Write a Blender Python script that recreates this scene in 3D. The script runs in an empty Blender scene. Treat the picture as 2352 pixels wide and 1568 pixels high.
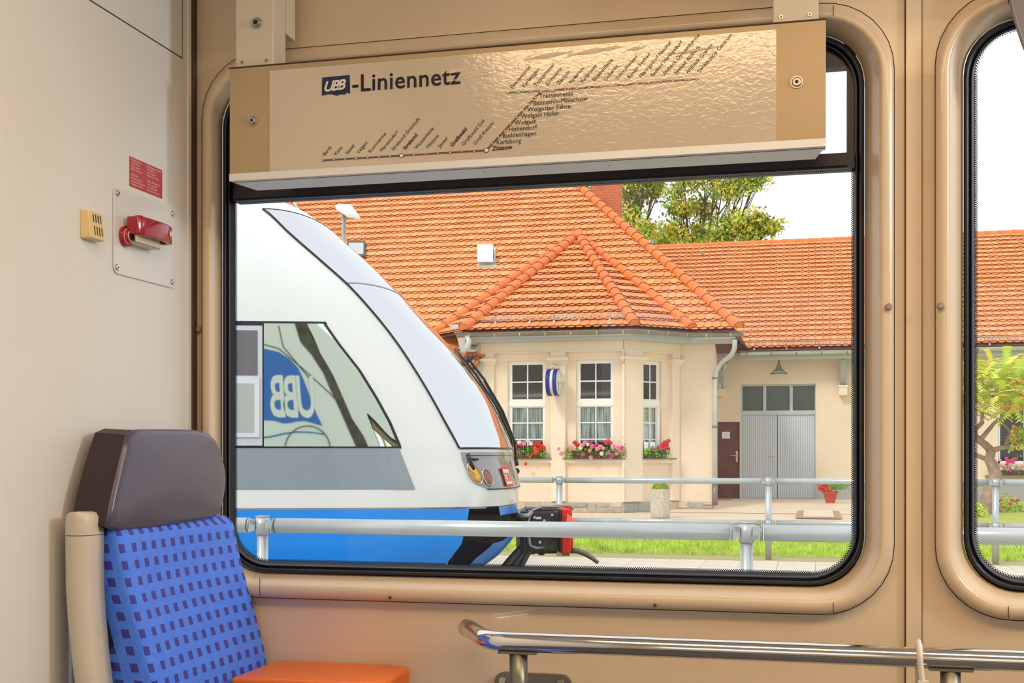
import bpy, math, random
from math import sin, cos, tan, radians, pi, sqrt, atan2
from mathutils import Vector, Matrix
from mathutils.geometry import tessellate_polygon
random.seed(7)
SC = bpy.context.scene
COL = SC.collection

# ------------------------------------------------------------------ camera, sky, exposure
F = 2808.0; TH = radians(13.84); YH = 1045.0; EYE = 1.2
ST, CT = sin(TH), cos(TH)
cam_d = bpy.data.cameras.new('camera'); cam = bpy.data.objects.new('camera', cam_d); COL.objects.link(cam)
cam.location = (0, 0, EYE); cam.rotation_euler = (radians(90), 0, TH)
cam_d.sensor_width = 36; cam_d.lens = 36*F/2352; cam_d.shift_y = (YH-784)/2352; cam_d.clip_start = 0.05; cam_d.clip_end = 400
SC.camera = cam
world = bpy.data.worlds.new('world'); SC.world = world; world.use_nodes = True
bg = world.node_tree.nodes['Background']; bg.inputs[0].default_value = (0.965, 0.985, 1.0, 1); bg.inputs[1].default_value = 1.12
sun_d = bpy.data.lights.new('sun', 'SUN'); sun_d.energy = 1.3; sun_d.angle = radians(12); sun_d.color = (1, 0.95, 0.86)
sun = bpy.data.objects.new('sun', sun_d); COL.objects.link(sun); sun.rotation_euler = (radians(48), 0, radians(-28))
SC.view_settings.view_transform = 'Standard'; SC.view_settings.look = 'None'
SC.view_settings.exposure = 0.0; SC.view_settings.gamma = 1.0; SC.view_settings.use_curve_mapping = False
SC.cycles.max_bounces = 8; SC.cycles.diffuse_bounces = 5; SC.cycles.glossy_bounces = 4; SC.cycles.transparent_max_bounces = 12

# warm ceiling strip of the carriage over the aisle, and an added fill lamp
def area(name, loc, sx, sy, power, color, rot=(0, 0, 0)):
    d = bpy.data.lights.new(name, 'AREA'); d.shape = 'RECTANGLE'; d.size = sx; d.size_y = sy; d.energy = power; d.color = color
    o = bpy.data.objects.new(name, d); COL.objects.link(o); o.location = loc; o.rotation_euler = rot
    return o
LAMP_COL = (1.0, 0.54, 0.20)
area('ceiling_lamp_light', (0.55, 0.87, 2.235), 2.7, 0.34, 13.5, LAMP_COL)
area('added_fill_light', (1.95, 1.35, 2.10), 0.5, 0.3, 23, (0.86, 0.94, 1.0), (0, radians(58), 0))  # added lamp out of view: cool fill in place of window daylight

# ------------------------------------------------------------------ helpers
def ray(px, py):
    a = (px-1176)/F
    return (-ST+a*CT, CT+a*ST, (YH-py)/F)
def W(px, py, Y):                      # point on the plane Y = const seen at that pixel
    d = ray(px, py); t = Y/d[1]
    return Vector((d[0]*t, Y, EYE+d[2]*t))
def WX(px, py, X):
    d = ray(px, py); t = X/d[0]
    return Vector((X, d[1]*t, EYE+d[2]*t))
def lin(c):
    c = c/255.0
    return c/12.92 if c <= 0.04045 else ((c+0.055)/1.055)**2.4
def S(r, g, b): return (lin(r), lin(g), lin(b))

def mat(name, col, rough=0.5, metal=0.0, var=0.0, vscale=20.0, bump=0.0, bscale=60.0, coat=0.0, spec=0.5, col2=None, detail=4.0, sheen=0.0):
    m = bpy.data.materials.new(name); m.use_nodes = True
    nt = m.node_tree; b = nt.nodes['Principled BSDF']
    b.inputs['Base Color'].default_value = (*col, 1); b.inputs['Roughness'].default_value = rough
    b.inputs['Metallic'].default_value = metal; b.inputs['Coat Weight'].default_value = coat
    b.inputs['Specular IOR Level'].default_value = spec; b.inputs['Sheen Weight'].default_value = sheen
    tc = nt.nodes.new('ShaderNodeTexCoord')
    if var > 0 or col2:
        n = nt.nodes.new('ShaderNodeTexNoise'); n.inputs['Scale'].default_value = vscale; n.inputs['Detail'].default_value = detail
        nt.links.new(tc.outputs['Object'], n.inputs['Vector'])
        r = nt.nodes.new('ShaderNodeValToRGB'); r.color_ramp.elements[0].position = 0.32; r.color_ramp.elements[1].position = 0.68
        c0 = col2 if col2 else tuple(max(0, c*(1-var)) for c in col)
        c1 = col if col2 else tuple(min(1, c*(1+var)) for c in col)
        r.color_ramp.elements[0].color = (*c0, 1); r.color_ramp.elements[1].color = (*c1, 1)
        nt.links.new(n.outputs['Fac'], r.inputs['Fac']); nt.links.new(r.outputs['Color'], b.inputs['Base Color'])
    if bump > 0:
        n2 = nt.nodes.new('ShaderNodeTexNoise'); n2.inputs['Scale'].default_value = bscale; n2.inputs['Detail'].default_value = 3
        nt.links.new(tc.outputs['Object'], n2.inputs['Vector'])
        bp = nt.nodes.new('ShaderNodeBump'); bp.inputs['Strength'].default_value = bump; bp.inputs['Distance'].default_value = 0.01
        nt.links.new(n2.outputs['Fac'], bp.inputs['Height']); nt.links.new(bp.outputs['Normal'], b.inputs['Normal'])
    return m
def glass_mat(name, tint=(0.97, 0.985, 0.98), refl=1.0, ior=1.45):
    m = bpy.data.materials.new(name); m.use_nodes = True; nt = m.node_tree; nt.nodes.clear()
    out = nt.nodes.new('ShaderNodeOutputMaterial'); mix = nt.nodes.new('ShaderNodeMixShader')
    tr = nt.nodes.new('ShaderNodeBsdfTransparent'); tr.inputs[0].default_value = (*tint, 1)
    gl = nt.nodes.new('ShaderNodeBsdfGlossy'); gl.inputs['Roughness'].default_value = 0.01
    fr = nt.nodes.new('ShaderNodeFresnel'); fr.inputs['IOR'].default_value = ior
    mu = nt.nodes.new('ShaderNodeMath'); mu.operation = 'MULTIPLY'; mu.inputs[1].default_value = refl
    nt.links.new(fr.outputs[0], mu.inputs[0]); nt.links.new(mu.outputs[0], mix.inputs[0])
    nt.links.new(tr.outputs[0], mix.inputs[1]); nt.links.new(gl.outputs[0], mix.inputs[2]); nt.links.new(mix.outputs[0], out.inputs[0])
    return m

class MB:
    """collects faces in world space; build() links one mesh object"""
    def __init__(s): s.v = []; s.f = []; s.m = []; s.sm = []; s.uv = {}
    def face(s, pts, m=0, smooth=False):
        i = len(s.v); s.v += [Vector(p) for p in pts]; s.f.append(tuple(range(i, i+len(pts)))); s.m.append(m); s.sm.append(smooth)
    def add(s, vs, fs, m=0, smooth=False):
        i = len(s.v); s.v += [Vector(p) for p in vs]
        for f in fs: s.f.append(tuple(i+k for k in f)); s.m.append(m); s.sm.append(smooth)
    def box(s, x0, x1, y0, y1, z0, z1, m=0):
        s.add([(x0,y0,z0),(x1,y0,z0),(x1,y1,z0),(x0,y1,z0),(x0,y0,z1),(x1,y0,z1),(x1,y1,z1),(x0,y1,z1)],
              [(0,3,2,1),(4,5,6,7),(0,1,5,4),(1,2,6,5),(2,3,7,6),(3,0,4,7)], m)
    def hexa(s, p, m=0):               # 8 corners, bottom 4 then top 4
        s.add(p, [(0,3,2,1),(4,5,6,7),(0,1,5,4),(1,2,6,5),(2,3,7,6),(3,0,4,7)], m)
    def tube(s, pts, r, n=12, m=0, caps=True, closed=False, r2=None):
        pts = [Vector(p) for p in pts]; N = len(pts); rings = []
        up = None
        for i, p in enumerate(pts):
            if closed: d = pts[(i+1) % N]-pts[i-1]
            else: d = pts[min(i+1, N-1)]-pts[max(i-1, 0)]
            d.normalize()
            if up is None: up = Vector((0, 0, 1)) if abs(d.z) < 0.9 else Vector((1, 0, 0))
            a = d.cross(up); 
            if a.length < 1e-6: a = d.cross(Vector((0, 1, 0)))
            a.normalize(); b = a.cross(d).normalized(); up = b
            rr = r[i] if isinstance(r, (list, tuple)) else r
            rb = rr if r2 is None else r2
            rings.append([p+a*rr*cos(2*pi*k/n)+b*rb*sin(2*pi*k/n) for k in range(n)])
        base = len(s.v)
        for R in rings: s.v += R
        L = N if closed else N-1
        for i in range(L):
            j = (i+1) % N
            for k in range(n):
                k2 = (k+1) % n
                s.f.append((base+i*n+k, base+i*n+k2, base+j*n+k2, base+j*n+k)); s.m.append(m); s.sm.append(True)
        if caps and not closed:
            s.f.append(tuple(base+k for k in range(n))[::-1]); s.m.append(m); s.sm.append(False)
            s.f.append(tuple(base+(N-1)*n+k for k in range(n))); s.m.append(m); s.sm.append(False)
    def cyl(s, p0, p1, r, n=16, m=0): s.tube([p0, p1], r, n, m)
    def grid(s, rows, m=0, smooth=True, close=False, mf=None):
        n = len(rows[0]); base = len(s.v)
        for R in rows: s.v += [Vector(p) for p in R]
        for i in range(len(rows)-1):
            for k in range(n if close else n-1):
                k2 = (k+1) % n
                s.f.append((base+i*n+k, base+i*n+k2, base+(i+1)*n+k2, base+(i+1)*n+k)); s.m.append(mf(i, k) if mf else m); s.sm.append(smooth)
    def poly(s, loops, m=0):           # planar polygon, first loop outer, rest holes
        loops = [[Vector(p) for p in L] for L in loops]
        tris = tessellate_polygon(loops); flat = [p for L in loops for p in L]
        s.add(flat, [tuple(t) for t in tris], m)
    def prism(s, loop, d, m=0, mside=None):   # closed loop extruded by vector d
        loop = [Vector(p) for p in loop]; d = Vector(d); n = len(loop)
        top = [p+d for p in loop]
        s.poly([loop], m); s.poly([top], m)
        s.add(loop+top, [(i, (i+1) % n, n+(i+1) % n, n+i) for i in range(n)], m if mside is None else mside)
    def disc(s, c, nrm, r, n=20, m=0, rz=None):
        c = Vector(c); nrm = Vector(nrm).normalized(); a = nrm.cross(Vector((0, 0, 1)))
        if a.length < 1e-4: a = Vector((1, 0, 0))
        a.normalize(); b = a.cross(nrm)
        s.face([c+a*r*cos(2*pi*k/n)+b*(rz or r)*sin(2*pi*k/n) for k in range(n)], m)
    def build(s, name, mats, parent=None, loc=None, bevel=0, seg=2, weld=False):
        if not isinstance(mats, (list, tuple)): mats = [mats]
        if loc is None:
            if parent is not None: loc = Vector((0, 0, 0)); off = world_loc(parent)
            else:
                xs = [p.x for p in s.v]; ys = [p.y for p in s.v]; zs = [p.z for p in s.v]
                loc = Vector(((min(xs)+max(xs))/2, (min(ys)+max(ys))/2, min(zs))); off = loc
        else: loc = Vector(loc); off = loc+(world_loc(parent) if parent is not None else Vector((0, 0, 0)))
        me = bpy.data.meshes.new(name); me.from_pydata([p-off for p in s.v], [], s.f)
        for q in mats: me.materials.append(q)
        me.polygons.foreach_set('material_index', s.m); me.polygons.foreach_set('use_smooth', s.sm)
        if weld or bevel:
            import bmesh
            bm = bmesh.new(); bm.from_mesh(me); bmesh.ops.remove_doubles(bm, verts=bm.verts, dist=1e-5)
            bmesh.ops.recalc_face_normals(bm, faces=bm.faces); bm.to_mesh(me); bm.free()
        me.update()
        o = bpy.data.objects.new(name, me); COL.objects.link(o); o.location = loc
        if parent is not None: o.parent = parent
        if bevel:
            md = o.modifiers.new('bevel', 'BEVEL'); md.width = bevel; md.segments = seg; md.limit_method = 'ANGLE'; md.angle_limit = radians(35)
        return o
def world_loc(o):
    p = Vector((0, 0, 0))
    while o is not None: p = p+o.location; o = o.parent
    return p
def thing(name, label, cat, loc=(0, 0, 0), group=None):
    o = bpy.data.objects.new(name, None); COL.objects.link(o); o.location = loc; o.empty_display_size = 0.1
    o['label'] = label; o['category'] = cat
    if group: o['group'] = group
    return o
def tag(o, label, cat, group=None, kind=None):
    o['label'] = label; o['category'] = cat
    if group: o['group'] = group
    if kind: o['kind'] = kind
    return o
def struct(o, label=None, cat=None):
    o['kind'] = 'structure'
    if label: o['label'] = label
    if cat: o['category'] = cat
    return o
def inst(name, mesh, parent, M):
    o = bpy.data.objects.new(name, mesh); COL.objects.link(o)
    if parent is not None:
        o.parent = parent; M = Matrix.Translation(-world_loc(parent)) @ M
    o.matrix_basis = M
    return o
def interp(tab, x):
    tab = sorted(tab)
    if x <= tab[0][0]:
        (a, b), (c, d) = tab[0], tab[1]
        return b
    for (a, b), (c, d) in zip(tab, tab[1:]):
        if x <= c: return b+(d-b)*(x-a)/(c-a)
    return tab[-1][1]
def smooth_interp(tab, x):             # cubic Hermite through the table
    tab = sorted(tab); n = len(tab)
    if x <= tab[0][0]: return tab[0][1]
    if x >= tab[-1][0]: return tab[-1][1]
    for i in range(n-1):
        if x <= tab[i+1][0]: break
    def sl(k):
        if k == 0: return (tab[1][1]-tab[0][1])/(tab[1][0]-tab[0][0])
        if k == n-1: return (tab[-1][1]-tab[-2][1])/(tab[-1][0]-tab[-2][0])
        return (tab[k+1][1]-tab[k-1][1])/(tab[k+1][0]-tab[k-1][0])
    h = tab[i+1][0]-tab[i][0]; t = (x-tab[i][0])/h
    return ((2*t**3-3*t*t+1)*tab[i][1]+(t**3-2*t*t+t)*h*sl(i)+(-2*t**3+3*t*t)*tab[i+1][1]+(t**3-t*t)*h*sl(i+1))
def rrect(x0, x1, z0, z1, r, n=8):
    L = []
    for cx, cz, a0 in ((x1-r, z0+r, -90), (x1-r, z1-r, 0), (x0+r, z1-r, 90), (x0+r, z0+r, 180)):
        for k in range(n+1):
            a = radians(a0+90*k/n); L.append((cx+r*cos(a), cz+r*sin(a)))
    return L
def text_mesh(s, size, M, bold=0.0, extrude=0.0, align='LEFT', spacing=1.0, shear=0.0):
    """returns (verts, faces) of a line of lettering mapped by matrix M (x right, y up)"""
    c = bpy.data.curves.new('t', 'FONT'); c.body = s; c.size = size; c.offset = bold; c.extrude = extrude; c.align_x = align
    c.space_character = spacing; c.shear = shear; c.resolution_u = 3
    o = bpy.data.objects.new('t', c); COL.objects.link(o)
    dg = bpy.context.evaluated_depsgraph_get(); me = o.evaluated_get(dg).to_mesh()
    vs = [M @ v.co for v in me.vertices]; fs = [tuple(p.vertices) for p in me.polygons]
    o.evaluated_get(dg).to_mesh_clear(); bpy.data.objects.remove(o); bpy.data.curves.remove(c)
    return vs, fs

# ------------------------------------------------------------------ materials
M_wall = mat('wall_laminate', (0.69, 0.54, 0.365), 0.27, coat=0.3, var=0.035, vscale=3, bump=0.05, bscale=500)
M_wall2 = mat('end_wall_laminate', (0.76, 0.75, 0.72), 0.45, var=0.03, vscale=2.5, bump=0.04, bscale=400)
M_groove = mat('groove_dark', (0.09, 0.055, 0.03), 0.8)
M_rubber = mat('black_rubber', (0.012, 0.013, 0.022), 0.28)
M_black = mat('black_frame', (0.012, 0.012, 0.02), 0.35)
M_sign = mat('sign_box_paint', (0.46, 0.34, 0.19), 0.38, metal=0.2, var=0.05, vscale=6, bump=0.03, bscale=600)
M_alu = mat('pale_aluminium', (0.80, 0.80, 0.78), 0.35, metal=0.2)
M_steel = mat('brushed_steel', (0.68, 0.66, 0.62), 0.22, metal=1.0)
M_steel_d = mat('dark_steel', (0.22, 0.205, 0.17), 0.35, metal=0.7)
M_screw = mat('screw_metal', (0.45, 0.42, 0.38), 0.3, metal=0.9)
M_hole = mat('screw_hole', (0.02, 0.015, 0.01), 0.7)
M_bracket = mat('bracket_paint', (0.66, 0.58, 0.44), 0.4)
M_pane = glass_mat('window_glass')
M_ink = mat('print_ink', (0.012, 0.016, 0.03), 0.35)
M_inkred = mat('print_red', (0.22, 0.015, 0.02), 0.35)
M_inkgreen = mat('print_green', (0.02, 0.13, 0.05), 0.35)
M_logo_blue = mat('logo_navy', (0.008, 0.014, 0.06), 0.3)
M_white = mat('white_print', (0.8, 0.74, 0.66), 0.4)

def poster_mat(nm='laminated_poster', col=(0.60, 0.50, 0.37)):
    m = mat(nm, col, 0.17, coat=0.9, spec=0.9)
    nt = m.node_tree; b = nt.nodes['Principled BSDF']; tc = nt.nodes.new('ShaderNodeTexCoord')
    n1 = nt.nodes.new('ShaderNodeTexNoise'); n1.inputs['Scale'].default_value = 115; n1.inputs['Detail'].default_value = 3; n1.inputs['Distortion'].default_value = 0.8
    mp = nt.nodes.new('ShaderNodeMapping'); mp.inputs['Scale'].default_value = (0.8, 1, 1.3)
    nt.links.new(tc.outputs['Object'], mp.inputs[0]); nt.links.new(mp.outputs[0], n1.inputs['Vector'])
    n2 = nt.nodes.new('ShaderNodeTexNoise'); n2.inputs['Scale'].default_value = 9; n2.inputs['Detail'].default_value = 1
    nt.links.new(tc.outputs['Object'], n2.inputs['Vector'])
    ad = nt.nodes.new('ShaderNodeMath'); ad.operation = 'MULTIPLY_ADD'; ad.inputs[1].default_value = 0.5
    nt.links.new(n1.outputs['Fac'], ad.inputs[0]); nt.links.new(n2.outputs['Fac'], ad.inputs[2])
    bp = nt.nodes.new('ShaderNodeBump'); bp.inputs['Strength'].default_value = 0.22; bp.inputs['Distance'].default_value = 0.003; b.inputs['Coat Roughness'].default_value = 0.06; nt.links.new(bp.outputs['Normal'], b.inputs['Coat Normal'])
    nt.links.new(ad.outputs[0], bp.inputs['Height']); nt.links.new(bp.outputs['Normal'], b.inputs['Normal'])
    return m
M_poster = poster_mat()
M_ink = poster_mat('print_ink', (0.012, 0.016, 0.03)); M_inkred = poster_mat('print_red', (0.22, 0.015, 0.02)); M_inkgreen = poster_mat('print_green', (0.02, 0.13, 0.05))

def fabric_mat():
    m = mat('seat_fabric', (0.05, 0.16, 0.75), 0.6, sheen=0.15, bump=0.25, bscale=900)
    nt = m.node_tree; b = nt.nodes['Principled BSDF']; b.inputs['Sheen Tint'].default_value = (0.7, 0.8, 1, 1)
    uv = nt.nodes.new('ShaderNodeUVMap'); sep = nt.nodes.new('ShaderNodeSeparateXYZ'); nt.links.new(uv.outputs[0], sep.inputs[0])
    def cell(sock, duty):
        fr = nt.nodes.new('ShaderNodeMath'); fr.operation = 'FRACT'; nt.links.new(sock, fr.inputs[0])
        lt = nt.nodes.new('ShaderNodeMath'); lt.operation = 'LESS_THAN'; lt.inputs[1].default_value = duty
        nt.links.new(fr.outputs[0], lt.inputs[0]); return lt.outputs[0]
    a = cell(sep.outputs[0], 0.44); c = cell(sep.outputs[1], 0.52)
    mu = nt.nodes.new('ShaderNodeMath'); mu.operation = 'MULTIPLY'; nt.links.new(a, mu.inputs[0]); nt.links.new(c, mu.inputs[1])
    n = nt.nodes.new('ShaderNodeTexNoise'); n.inputs['Scale'].default_value = 60
    tc = nt.nodes.new('ShaderNodeTexCoord'); nt.links.new(tc.outputs['Object'], n.inputs['Vector'])
    base = nt.nodes.new('ShaderNodeMix'); base.data_type = 'RGBA'
    base.inputs[6].default_value = (0.03, 0.17, 1.0, 1); base.inputs[7].default_value = (0.09, 0.27, 1.0, 1); nt.links.new(n.outputs['Fac'], base.inputs[0])
    mx = nt.nodes.new('ShaderNodeMix'); mx.data_type = 'RGBA'; mx.inputs[7].default_value = (0.03, 0.03, 0.34, 1)
    nt.links.new(mu.outputs[0], mx.inputs[0]); nt.links.new(base.outputs[2], mx.inputs[6]); nt.links.new(mx.outputs[2], b.inputs['Base Color'])
    return m
M_fabric = fabric_mat()
M_leather = mat('headrest_vinyl', (0.085, 0.070, 0.12), 0.28, bump=0.08, bscale=700, coat=0.15)
M_vinyl_side = mat('headrest_side_vinyl', (0.030, 0.014, 0.020), 0.5, bump=0.1, bscale=700)
M_plastic = mat('beige_plastic', (0.60, 0.54, 0.44), 0.35, var=0.04, vscale=8)
M_orange = mat('orange_board', (0.85, 0.17, 0.012), 0.35, var=0.06, vscale=8)
M_red = mat('red_plastic', (0.36, 0.004, 0.02), 0.18, coat=0.4)
M_sticker = mat('red_sticker', (0.50, 0.03, 0.045), 0.4)
M_stickertext = mat('sticker_text', (0.85, 0.45, 0.42), 0.5)
M_cream = mat('cream_plastic', (0.78, 0.58, 0.27), 0.4)
M_plate = mat('plate_metal', (0.74, 0.72, 0.69), 0.35, metal=0.12, var=0.02, vscale=20)
M_clear = glass_mat('clear_plastic', (0.9, 0.85, 0.75), 1.5)
M_slot = mat('slot_dark', (0.06, 0.035, 0.01), 0.8)
M_tie = mat('tie_plastic', (0.78, 0.70, 0.58), 0.45)
M_floor = mat('speckled_floor', (0.07, 0.07, 0.08), 0.5, var=0.3, vscale=120)
M_ceil = mat('ceiling_panel', (0.74, 0.70, 0.62), 0.5)
M_lampglow = bpy.data.materials.new('lamp_diffuser'); M_lampglow.use_nodes = True
_b = M_lampglow.node_tree.nodes['Principled BSDF']; _b.inputs['Emission Color'].default_value = (1, 0.78, 0.50, 1); _b.inputs['Emission Strength'].default_value = 5.0

M_tile = mat('orange_roof_tile', (0.96, 0.33, 0.105), 0.6, var=0.09, vscale=2.2)
M_tile2 = mat('pale_roof_tile', (0.97, 0.40, 0.155), 0.6, var=0.07, vscale=2.0)
M_tiledge = mat('tile_edge_shade', (0.26, 0.045, 0.014), 0.85)  # shade between the tiles, put into the colour of their edge faces
M_ridge = mat('ridge_tile_clay', (0.90, 0.25, 0.06), 0.5, var=0.08, vscale=3)
M_deck = mat('roof_deck', (0.27, 0.12, 0.06), 0.9)
M_plaster = mat('cream_plaster', (0.86, 0.71, 0.55), 0.85, var=0.05, vscale=0.7, bump=0.25, bscale=40)
M_plaster2 = mat('pale_plaster_trim', (0.89, 0.76, 0.60), 0.8, var=0.03, vscale=1.5)
M_zinc = mat('zinc_gutter', (0.27, 0.25, 0.21), 0.4, metal=0.5, var=0.12, vscale=3)
M_zinc_l = mat('pale_zinc', (0.58, 0.62, 0.58), 0.45, metal=0.3, var=0.08, vscale=3)
M_fascia = mat('grey_fascia', (0.50, 0.53, 0.50), 0.6)
M_wood_g = mat('grey_timber', (0.42, 0.43, 0.42), 0.7)
M_wframe = mat('white_window_frame', (0.90, 0.90, 0.86), 0.4)
M_dglass = mat('dark_window_pane', (0.030, 0.022, 0.017), 0.04, spec=0.55)
M_tglass = mat('green_dark_pane', (0.05, 0.065, 0.035), 0.12, spec=0.7)
M_curtain = mat('lace_curtain', (0.62, 0.70, 0.68), 0.9)
def _cur():  # light and shade of the folds put into the colour as upright streaks
    nt = M_curtain.node_tree; b = nt.nodes['Principled BSDF']; tc = nt.nodes.new('ShaderNodeTexCoord'); mp_ = nt.nodes.new('ShaderNodeMapping'); mp_.inputs['Scale'].default_value = (1, 1, 0.06)
    n = nt.nodes.new('ShaderNodeTexNoise'); n.inputs['Scale'].default_value = 24; n.inputs['Detail'].default_value = 3; r = nt.nodes.new('ShaderNodeValToRGB')
    r.color_ramp.elements[0].position = 0.36; r.color_ramp.elements[1].position = 0.60; r.color_ramp.elements[0].color = (0.22, 0.32, 0.31, 1); r.color_ramp.elements[1].color = (0.95, 1.0, 1.0, 1)
    nt.links.new(tc.outputs['Object'], mp_.inputs[0]); nt.links.new(mp_.outputs[0], n.inputs['Vector']); nt.links.new(n.outputs['Fac'], r.inputs[0]); nt.links.new(r.outputs[0], b.inputs['Base Color'])
_cur()
M_brick = mat('red_brick', (0.74, 0.20, 0.09), 0.85, var=0.15, vscale=4)
M_mortar = mat('brick_mortar', (0.80, 0.52, 0.38), 0.9)
M_stone = [mat('plinth_stone_grey', (0.45, 0.42, 0.36), 0.85, var=0.15, vscale=6), mat('plinth_stone_tan', (0.62, 0.50, 0.38), 0.85, var=0.12, vscale=6), mat('plinth_stone_blue', (0.36, 0.39, 0.38), 0.85, var=0.12, vscale=7)]
M_brown = mat('brown_door', (0.14, 0.035, 0.022), 0.5, var=0.25, vscale=5)
M_gdoor = mat('grey_door', (0.62, 0.66, 0.72), 0.5)
M_gframe = mat('grey_door_frame', (0.55, 0.58, 0.60), 0.5)
M_brass = mat('brass_handle', (0.72, 0.62, 0.42), 0.3, metal=0.6)
M_paper = mat('paper', (0.85, 0.83, 0.8), 0.7)
M_green = mat('geranium_leaf', (0.20, 0.42, 0.03), 0.6, var=0.5, vscale=8)
M_fl = [mat('flower_red', (0.82, 0.02, 0.02), 0.6), mat('flower_pink', (0.92, 0.33, 0.42), 0.6), mat('flower_magenta', (0.80, 0.05, 0.30), 0.6), mat('flower_white', (0.9, 0.82, 0.8), 0.6), mat('flower_scarlet', (0.88, 0.08, 0.02), 0.6)]
M_box_b = mat('brown_planter', (0.10, 0.035, 0.025), 0.6)
M_concrete = mat('aggregate_concrete', (0.58, 0.52, 0.43), 0.9, var=0.28, vscale=45, bump=0.6, bscale=50)
M_terra = mat('terracotta_pot', (0.62, 0.10, 0.035), 0.6)
M_grass = mat('grass_blades', (0.50, 0.68, 0.10), 0.7, var=0.35, vscale=3)
M_lawn = mat('lawn_ground', (0.46, 0.60, 0.10), 0.9, col2=(0.50, 0.45, 0.14), vscale=2.0)
M_soil = mat('dry_soil', (0.52, 0.40, 0.24), 0.95, col2=(0.40, 0.44, 0.14), vscale=6)
M_pave = mat('pale_paving', (0.74, 0.66, 0.56), 0.9, var=0.07, vscale=10)
M_yard = mat('yard_surface', (0.78, 0.64, 0.48), 0.95, var=0.07, vscale=1.4, bump=0.2, bscale=20)
M_asph = mat('platform_paving', (0.55, 0.52, 0.48), 0.9, var=0.1, vscale=8)
M_ballast = mat('ballast', (0.30, 0.25, 0.2), 0.95, var=0.4, vscale=30, bump=1.0, bscale=30)
M_rust = mat('rail_steel', (0.25, 0.15, 0.1), 0.5, metal=0.5)
M_galv = mat('galvanised_tube', (0.56, 0.60, 0.61), 0.32, metal=0.55, var=0.08, vscale=6)
M_galv_n = mat('galvanised_tube_near', (0.62, 0.65, 0.66), 0.30, metal=0.5, var=0.06, vscale=6)
M_clamp = mat('clamp_grey', (0.42, 0.44, 0.45), 0.4, metal=0.5)
M_tw = mat('train_white', (0.88, 0.90, 0.89), 0.22, coat=0.5)
M_tg = mat('train_grey', (0.30, 0.36, 0.41), 0.2, coat=0.5, var=0.05, vscale=0.8)
M_tb = mat('train_blue', (0.0, 0.29, 1.0), 0.3, coat=0.4, var=0.04, vscale=3)
M_tng = mat('train_nose_grey', (0.34, 0.33, 0.34), 0.15, metal=0.35, coat=0.6)
M_ws = mat('windscreen_glass', (0.74, 0.76, 0.82), 0.03, metal=0.96)
M_sw = mat('mirror_side_glass', (0.84, 0.95, 0.85), 0.02, metal=1.0)
M_tdark = mat('underframe_black', (0.025, 0.022, 0.022), 0.5, var=0.5, vscale=9)
M_tdk2 = mat('cast_black', (0.04, 0.037, 0.035), 0.45, var=0.4, vscale=14, bump=0.3, bscale=40)
M_cred = mat('coupler_red', (0.85, 0.02, 0.015), 0.35)
M_cpink = mat('coupler_cone_red', (0.88, 0.12, 0.09), 0.4)
M_amber = mat('amber_reflector', (0.75, 0.42, 0.10), 0.12, metal=0.8, var=0.4, vscale=18)
M_rlens = mat('ribbed_red_lens', (0.36, 0.13, 0.09), 0.3, var=0.3, vscale=30)
M_ring = mat('lamp_ring', (0.55, 0.56, 0.60), 0.25, metal=0.6)
M_dbred = mat('emblem_red', (0.85, 0.03, 0.02), 0.4)
M_dbwhite = mat('emblem_white', (0.88, 0.88, 0.86), 0.4)
M_livery = mat('livery_blue', (0.012, 0.15, 0.55), 0.5)
M_ext = mat('car_white_paint', (0.80, 0.83, 0.80), 0.4)
M_bark = mat('bark', (0.20, 0.13, 0.09), 0.9, var=0.3, vscale=8, bump=0.5, bscale=20)
M_barkp = mat('sumac_bark', (0.40, 0.28, 0.22), 0.9, var=0.25, vscale=8)
M_leafs = [mat('leaf_green', (0.38, 0.54, 0.08), 0.7), mat('leaf_olive', (0.62, 0.62, 0.08), 0.7), mat('leaf_yellow', (0.78, 0.64, 0.08), 0.7), mat('leaf_dark', (0.14, 0.25, 0.05), 0.7)]
M_sum = [mat('sumac_lime', (0.70, 0.86, 0.12), 0.7), mat('sumac_yellow', (0.92, 0.85, 0.14), 0.7), mat('sumac_orange', (0.90, 0.30, 0.07), 0.7), mat('sumac_green', (0.30, 0.58, 0.05), 0.7)]
M_lampgrey = mat('lamp_housing', (0.80, 0.80, 0.80), 0.4)
M_lamplens = mat('lamp_lens', (0.75, 0.55, 0.42), 0.2)
M_shade = mat('dark_shade', (0.10, 0.09, 0.07), 0.5)
M_clockblue = mat('clock_blue', (0.012, 0.025, 0.28), 0.3)
M_clockface = mat('clock_face', (0.85, 0.86, 0.78), 0.4)
M_mat = mat('door_mat', (0.50, 0.30, 0.16), 0.95)

# ================================================================== CARRIAGE INTERIOR
CAL = 2.1
def ring21(x0, x1, z0, z1, r, Y, n=8):      # rounded rectangle measured on the wall plane, placed at depth Y
    k = Y/CAL
    return [(x*k, Y, EYE+(z-EYE)*k) for x, z in rrect(x0, x1, z0, z1, r, n)]
WIN = [dict(g=(-1.077, 0.082), s=(-1.121, 0.130), b=(-1.103, 0.108), o=(-1.051, 0.0646)),
       dict(g=(0.2367, 1.395), s=(0.1925, 1.443), b=(0.214, 1.421), o=(0.2545, 1.378))]
struct_rings = []
for w in WIN: struct_rings.append(rrect(w['s'][0], w['s'][1], 0.934, 1.953, 0.118, 8))
# wall on the window side
mb = MB()
mb.poly([[(-1.135, CAL, 0.0), (2.6, CAL, 0.0), (2.6, CAL, 2.32), (-1.135, CAL, 2.32)]] + [[(x, CAL, z) for x, z in L] for L in struct_rings])
wall_w = struct(mb.build('wall_window_side', M_wall), 'beige laminate carriage wall around the windows', 'wall')
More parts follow.
